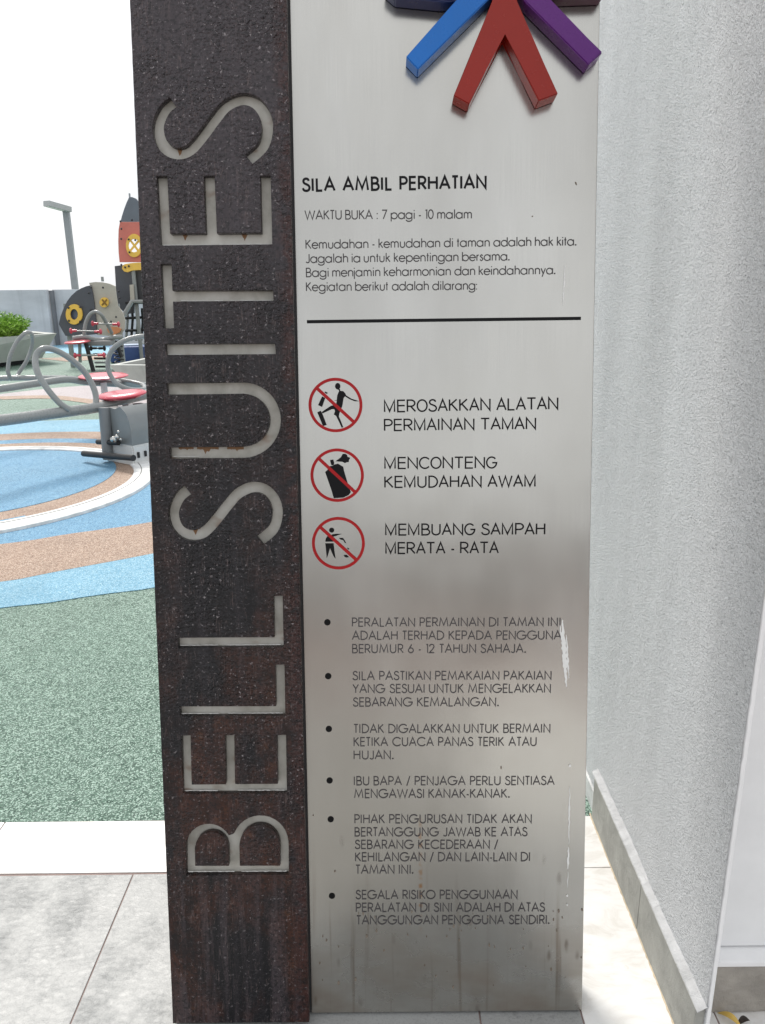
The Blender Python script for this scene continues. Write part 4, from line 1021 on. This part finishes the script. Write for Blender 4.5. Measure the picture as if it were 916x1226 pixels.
c_ = gy(147, 477, 7.15)-O1; disc('seat', c_, .225, .055, PKR, s1, (rad(4), rad(-4)))
STEELB = mat('steel_bolt', (.4, .4, .4), .3, 1)
# housing of the drive: white base and rounded grey cover
A0, A1, A2 = gz(120, 551), gz(161, 559), gz(186, 557.3)
O2 = Vector((A1.x, A1.y, 0)); hs = empty('pivot_housing', O2); tag(hs, 'grey rounded pivot housing on a white base beside the seesaw leg', 'machine housing')
dL = (Vector((A0.x, A0.y, 0))-O2).normalized(); dR = (Vector((A2.x, A2.y, 0))-O2).normalized(); dR = (dR - dL*dR.dot(dL)).normalized()
def hbox(bm, l0, l1, r0, r1, z0, z1, bev=0):
    P = [(l0, r0), (l1, r0), (l1, r1), (l0, r1)]
    start = len(bm.verts)
    g_ = bmesh.new(); prism(g_, P, dL, dR, EZ, O0, z0, z1)
    if bev: bmesh.ops.bevel(g_, geom=list(g_.edges), offset=bev, segments=2, affect='EDGES')
    me_ = bpy.data.meshes.new('t'); g_.to_mesh(me_); g_.free(); bm.from_mesh(me_); bpy.data.meshes.remove(me_)
bm = bmesh.new(); hbox(bm, 0, .40, 0, .40, .0, .185, .012); finish(bm, 'housing_base', m_paint('white_powder_coat', (.66, .67, .66), .4, .2), hs)
zt_ = gy(168, 490, A1.y+.05).z
bm = bmesh.new(); prof = [(.02, .186), (.015, .30), (.03, .40), (.07, .47), (.14, .52), (.22, zt_-.01), (.30, zt_), (.385, zt_-.01), (.385, .186)]
prism(bm, prof, dL, EZ, dR, O0, .015, .36); bmesh.ops.bevel(bm, geom=[e for e in bm.edges if e.calc_face_angle(0) > rad(50)], offset=.008, segments=2, affect='EDGES')
finish(bm, 'housing_cover', m_paint('grey_cover_paint', (.22, .235, .235), .4, .2), hs, True)
for r_ in (.05, .125):
    bm = bmesh.new(); box(bm, dR*r_ + EZ*.10 - dL*.001, (.03, .018, .05), Matrix((dL, dR, EZ)).transposed()); finish(bm, 'slot', DKP, hs)
for l_, r_ in ((.2, .06), (.2, .17)):
    bm = bmesh.new(); bmesh.ops.create_cone(bm, cap_ends=True, segments=10, radius1=.026, radius2=.02, depth=.02, matrix=Matrix.Translation(dL*l_+dR*r_+EZ*(zt_+.008)))
    finish(bm, 'lid_bolt', STEELB, hs)
pipe('axle_drum', [gy(172, 491, 7.05), gy(200, 489, 7.2)], .06, m_paint('green_grey_drum', (.38, .41, .36), .5, 0), hs, O2, sm=0)

# second seesaw behind
O3 = Vector(gz(100, 520)); O3.z = 0
s2 = empty('seesaw', O3); tag(s2, 'grey pipe seesaw behind the nearest one with bent beam and wide red disc seat', 'seesaw', 'grey pipe seesaws on the blue ring')
pipe('beam', [gy(-60, 471, 7.3), gy(0, 465.3, 7.6), gy(40, 459.5, 7.9), gy(80, 454.3, 8.2), gy(105, 457.4, 8.4), gy(150, 460, 8.7), gy(185, 462, 9)], .038, PIPE, s2, O3)
pipe('rear_beam', [gy(-60, 456, 8.6), gy(0, 453, 8.7), gy(45, 452.5, 8.8), gy(80, 452.5, 8.6)], .030, PIPE, s2, O3)
pipe('handle_hoop', [gy(14, 454.5, 8.55), gy(10, 447, 8.5), gy(10, 437, 8.5), gy(13, 424, 8.5), gy(20.5, 409, 8.55), gy(30, 399, 8.6), gy(36.5, 398.5, 8.7), gy(39, 405, 8.8), gy(37.5, 417, 8.85), gy(32.5, 431, 8.85), gy(22, 447.5, 8.8), gy(20, 453, 8.7)], .021, PIPE, s2, O3)
c_ = gy(124, 453, 8.4)-O3; disc('seat', c_, .265, .04, PKR, s2, (rad(3), 0))
pipe('handle_hoop', [gy(186, 402, 8.3), gy(171, 402.6, 8.2), gy(157, 405, 8.15), gy(143, 411, 8.1), gy(133, 421, 8.1), gy(129.3, 433, 8.1), gy(130.5, 445, 8.1), gy(136, 455, 8.1), gy(144, 462, 8.1), gy(158, 466.5, 8.15), gy(172, 466, 8.3), gy(171, 461, 8.5), gy(158, 457.5, 8.6), gy(144, 455, 8.7)], .025, PIPE, s2, O3)
bm = bmesh.new(); p = gy(124, 458, 8.45)-O3; tube(bm, [p, Vector((p.x, p.y, .02))], .035); finish(bm, 'post', m_paint('white_post', (.6, .6, .6), .4, .1), s2, True)
# third, farther
O4 = Vector(gz(112, 446)); O4.z = 0
s3 = empty('seesaw', O4); tag(s3, 'farthest small grey seesaw with upright hoop and red tipped handlebars', 'seesaw', 'grey pipe seesaws on the blue ring')
YT = O4.y
pipe('handle_hoop', [gy(100.8, 407, YT), gy(101, 397, YT), gy(103, 386, YT), gy(107.5, 377, YT), gy(114, 373.3, YT), gy(120.5, 376, YT), gy(125, 382.5, YT+.1), gy(130, 391, YT+.2), gy(134, 399, YT+.3)], .034, PIPE, s3, O4)
pipe('beam', [gy(88, 405, YT), gy(102, 403.5, YT), gy(112, 406.5, YT+.1), gy(124, 407, YT+.2), (gy(136, 404, YT+.2)), gy(146, 403.5, YT+.3)], .045, PIPE, s3, O4)
pipe('post', [gy(102, 408, YT), gy(112, 445, YT)], .04, DKP, s3, O4, sm=0)
pipe('second_post', [gy(139, 408, YT+.4), gy(145.5, 428, YT+.4)], .035, DKP, s3, O4, sm=0)
pipe('front_post', [gy(95.5, 412, YT-.2), gy(96, 434, YT-.2)], .03, m_paint('green_grey_post', (.2, .24, .22), .5, 0), s3, O4, sm=0)
disc('seat', gy(93, 411.5, YT-.2)-O4, .24, .05, PKR, s3, (rad(4), rad(-3)))
bm = bmesh.new(); box(bm, gy(121, 410.5, YT+.15)-O4, (.46, .3, .09), bev=.02); finish(bm, 'centre_box', m_paint('mid_grey_box', (.22, .22, .22), .5, 0), s3, True)
for a, b, Yd in [((85, 396), (120.5, 397), YT-.3), ((111, 387.4), (142, 388.2), YT+.1), ((90, 425.5), (124.5, 425), YT-.3), ((109, 417), (125, 417), YT+.3)]:
    hb = pipe('handlebar', [gy(*a, Yd), gy(*b, Yd)], .016, PIPE, s3, O4, sm=0)
    for e_ in (a, b):
        bm = bmesh.new(); p = gy(*e_, Yd)-O4
        bmesh.ops.create_uvsphere(bm, u_segments=10, v_segments=8, radius=.042, matrix=Matrix.Translation(p) @ Matrix.Diagonal((.7, 1, 1.25, 1)))
        bmesh.ops.create_cone(bm, cap_ends=True, segments=10, radius1=.026, radius2=.022, depth=.12, matrix=Matrix.Translation(p+Vector((.05 if e_ == a else -.05, 0, 0))) @ Matrix.Rotation(rad(90), 4, 'Y'))
        finish(bm, 'grip', PKR if a != (109, 417) else DKP, hb, True)
for k in range(4):
    pipe('step_rung', [gy(112+k*.8, 424+k*5, YT+.25), gy(127+k*.5, 424+k*5, YT+.25)], .02, DKP if k % 2 else PIPE, s3, O4, sm=0)
# orange seat at the far side
oo = gz(136, 441); O5 = Vector((oo.x, oo.y+.3, 0)); sr = empty('spring_rider', O5); tag(sr, 'small orange and yellow spring rider before the domed play panel', 'spring rider')
Y5 = O5.y
panel('orange_side', [(129, 393.5), (134, 391.2), (141, 391.4), (146, 394), (144, 398), (137, 400.5), (131, 398)], Y5, .12, m_paint('orange_plastic', (.62, .24, .10), .4, .2), sr, O5)
panel('yellow_side', [(137, 396), (146, 393.6), (146, 401), (141, 406), (137.5, 401)], Y5+.09, .05, YEL, sr, O5)
sp_pts = [Vector((gy(140, 404, Y5).x + .09*math.cos(k*.7), Y5+.09*math.sin(k*.7), gy(140, 404, Y5).z*(1-k/60))) - O5 for k in range(61)]
bm = bmesh.new(); tube(bm, sp_pts, .014, seg=6); finish(bm, 'spring', DKP, sr, True)
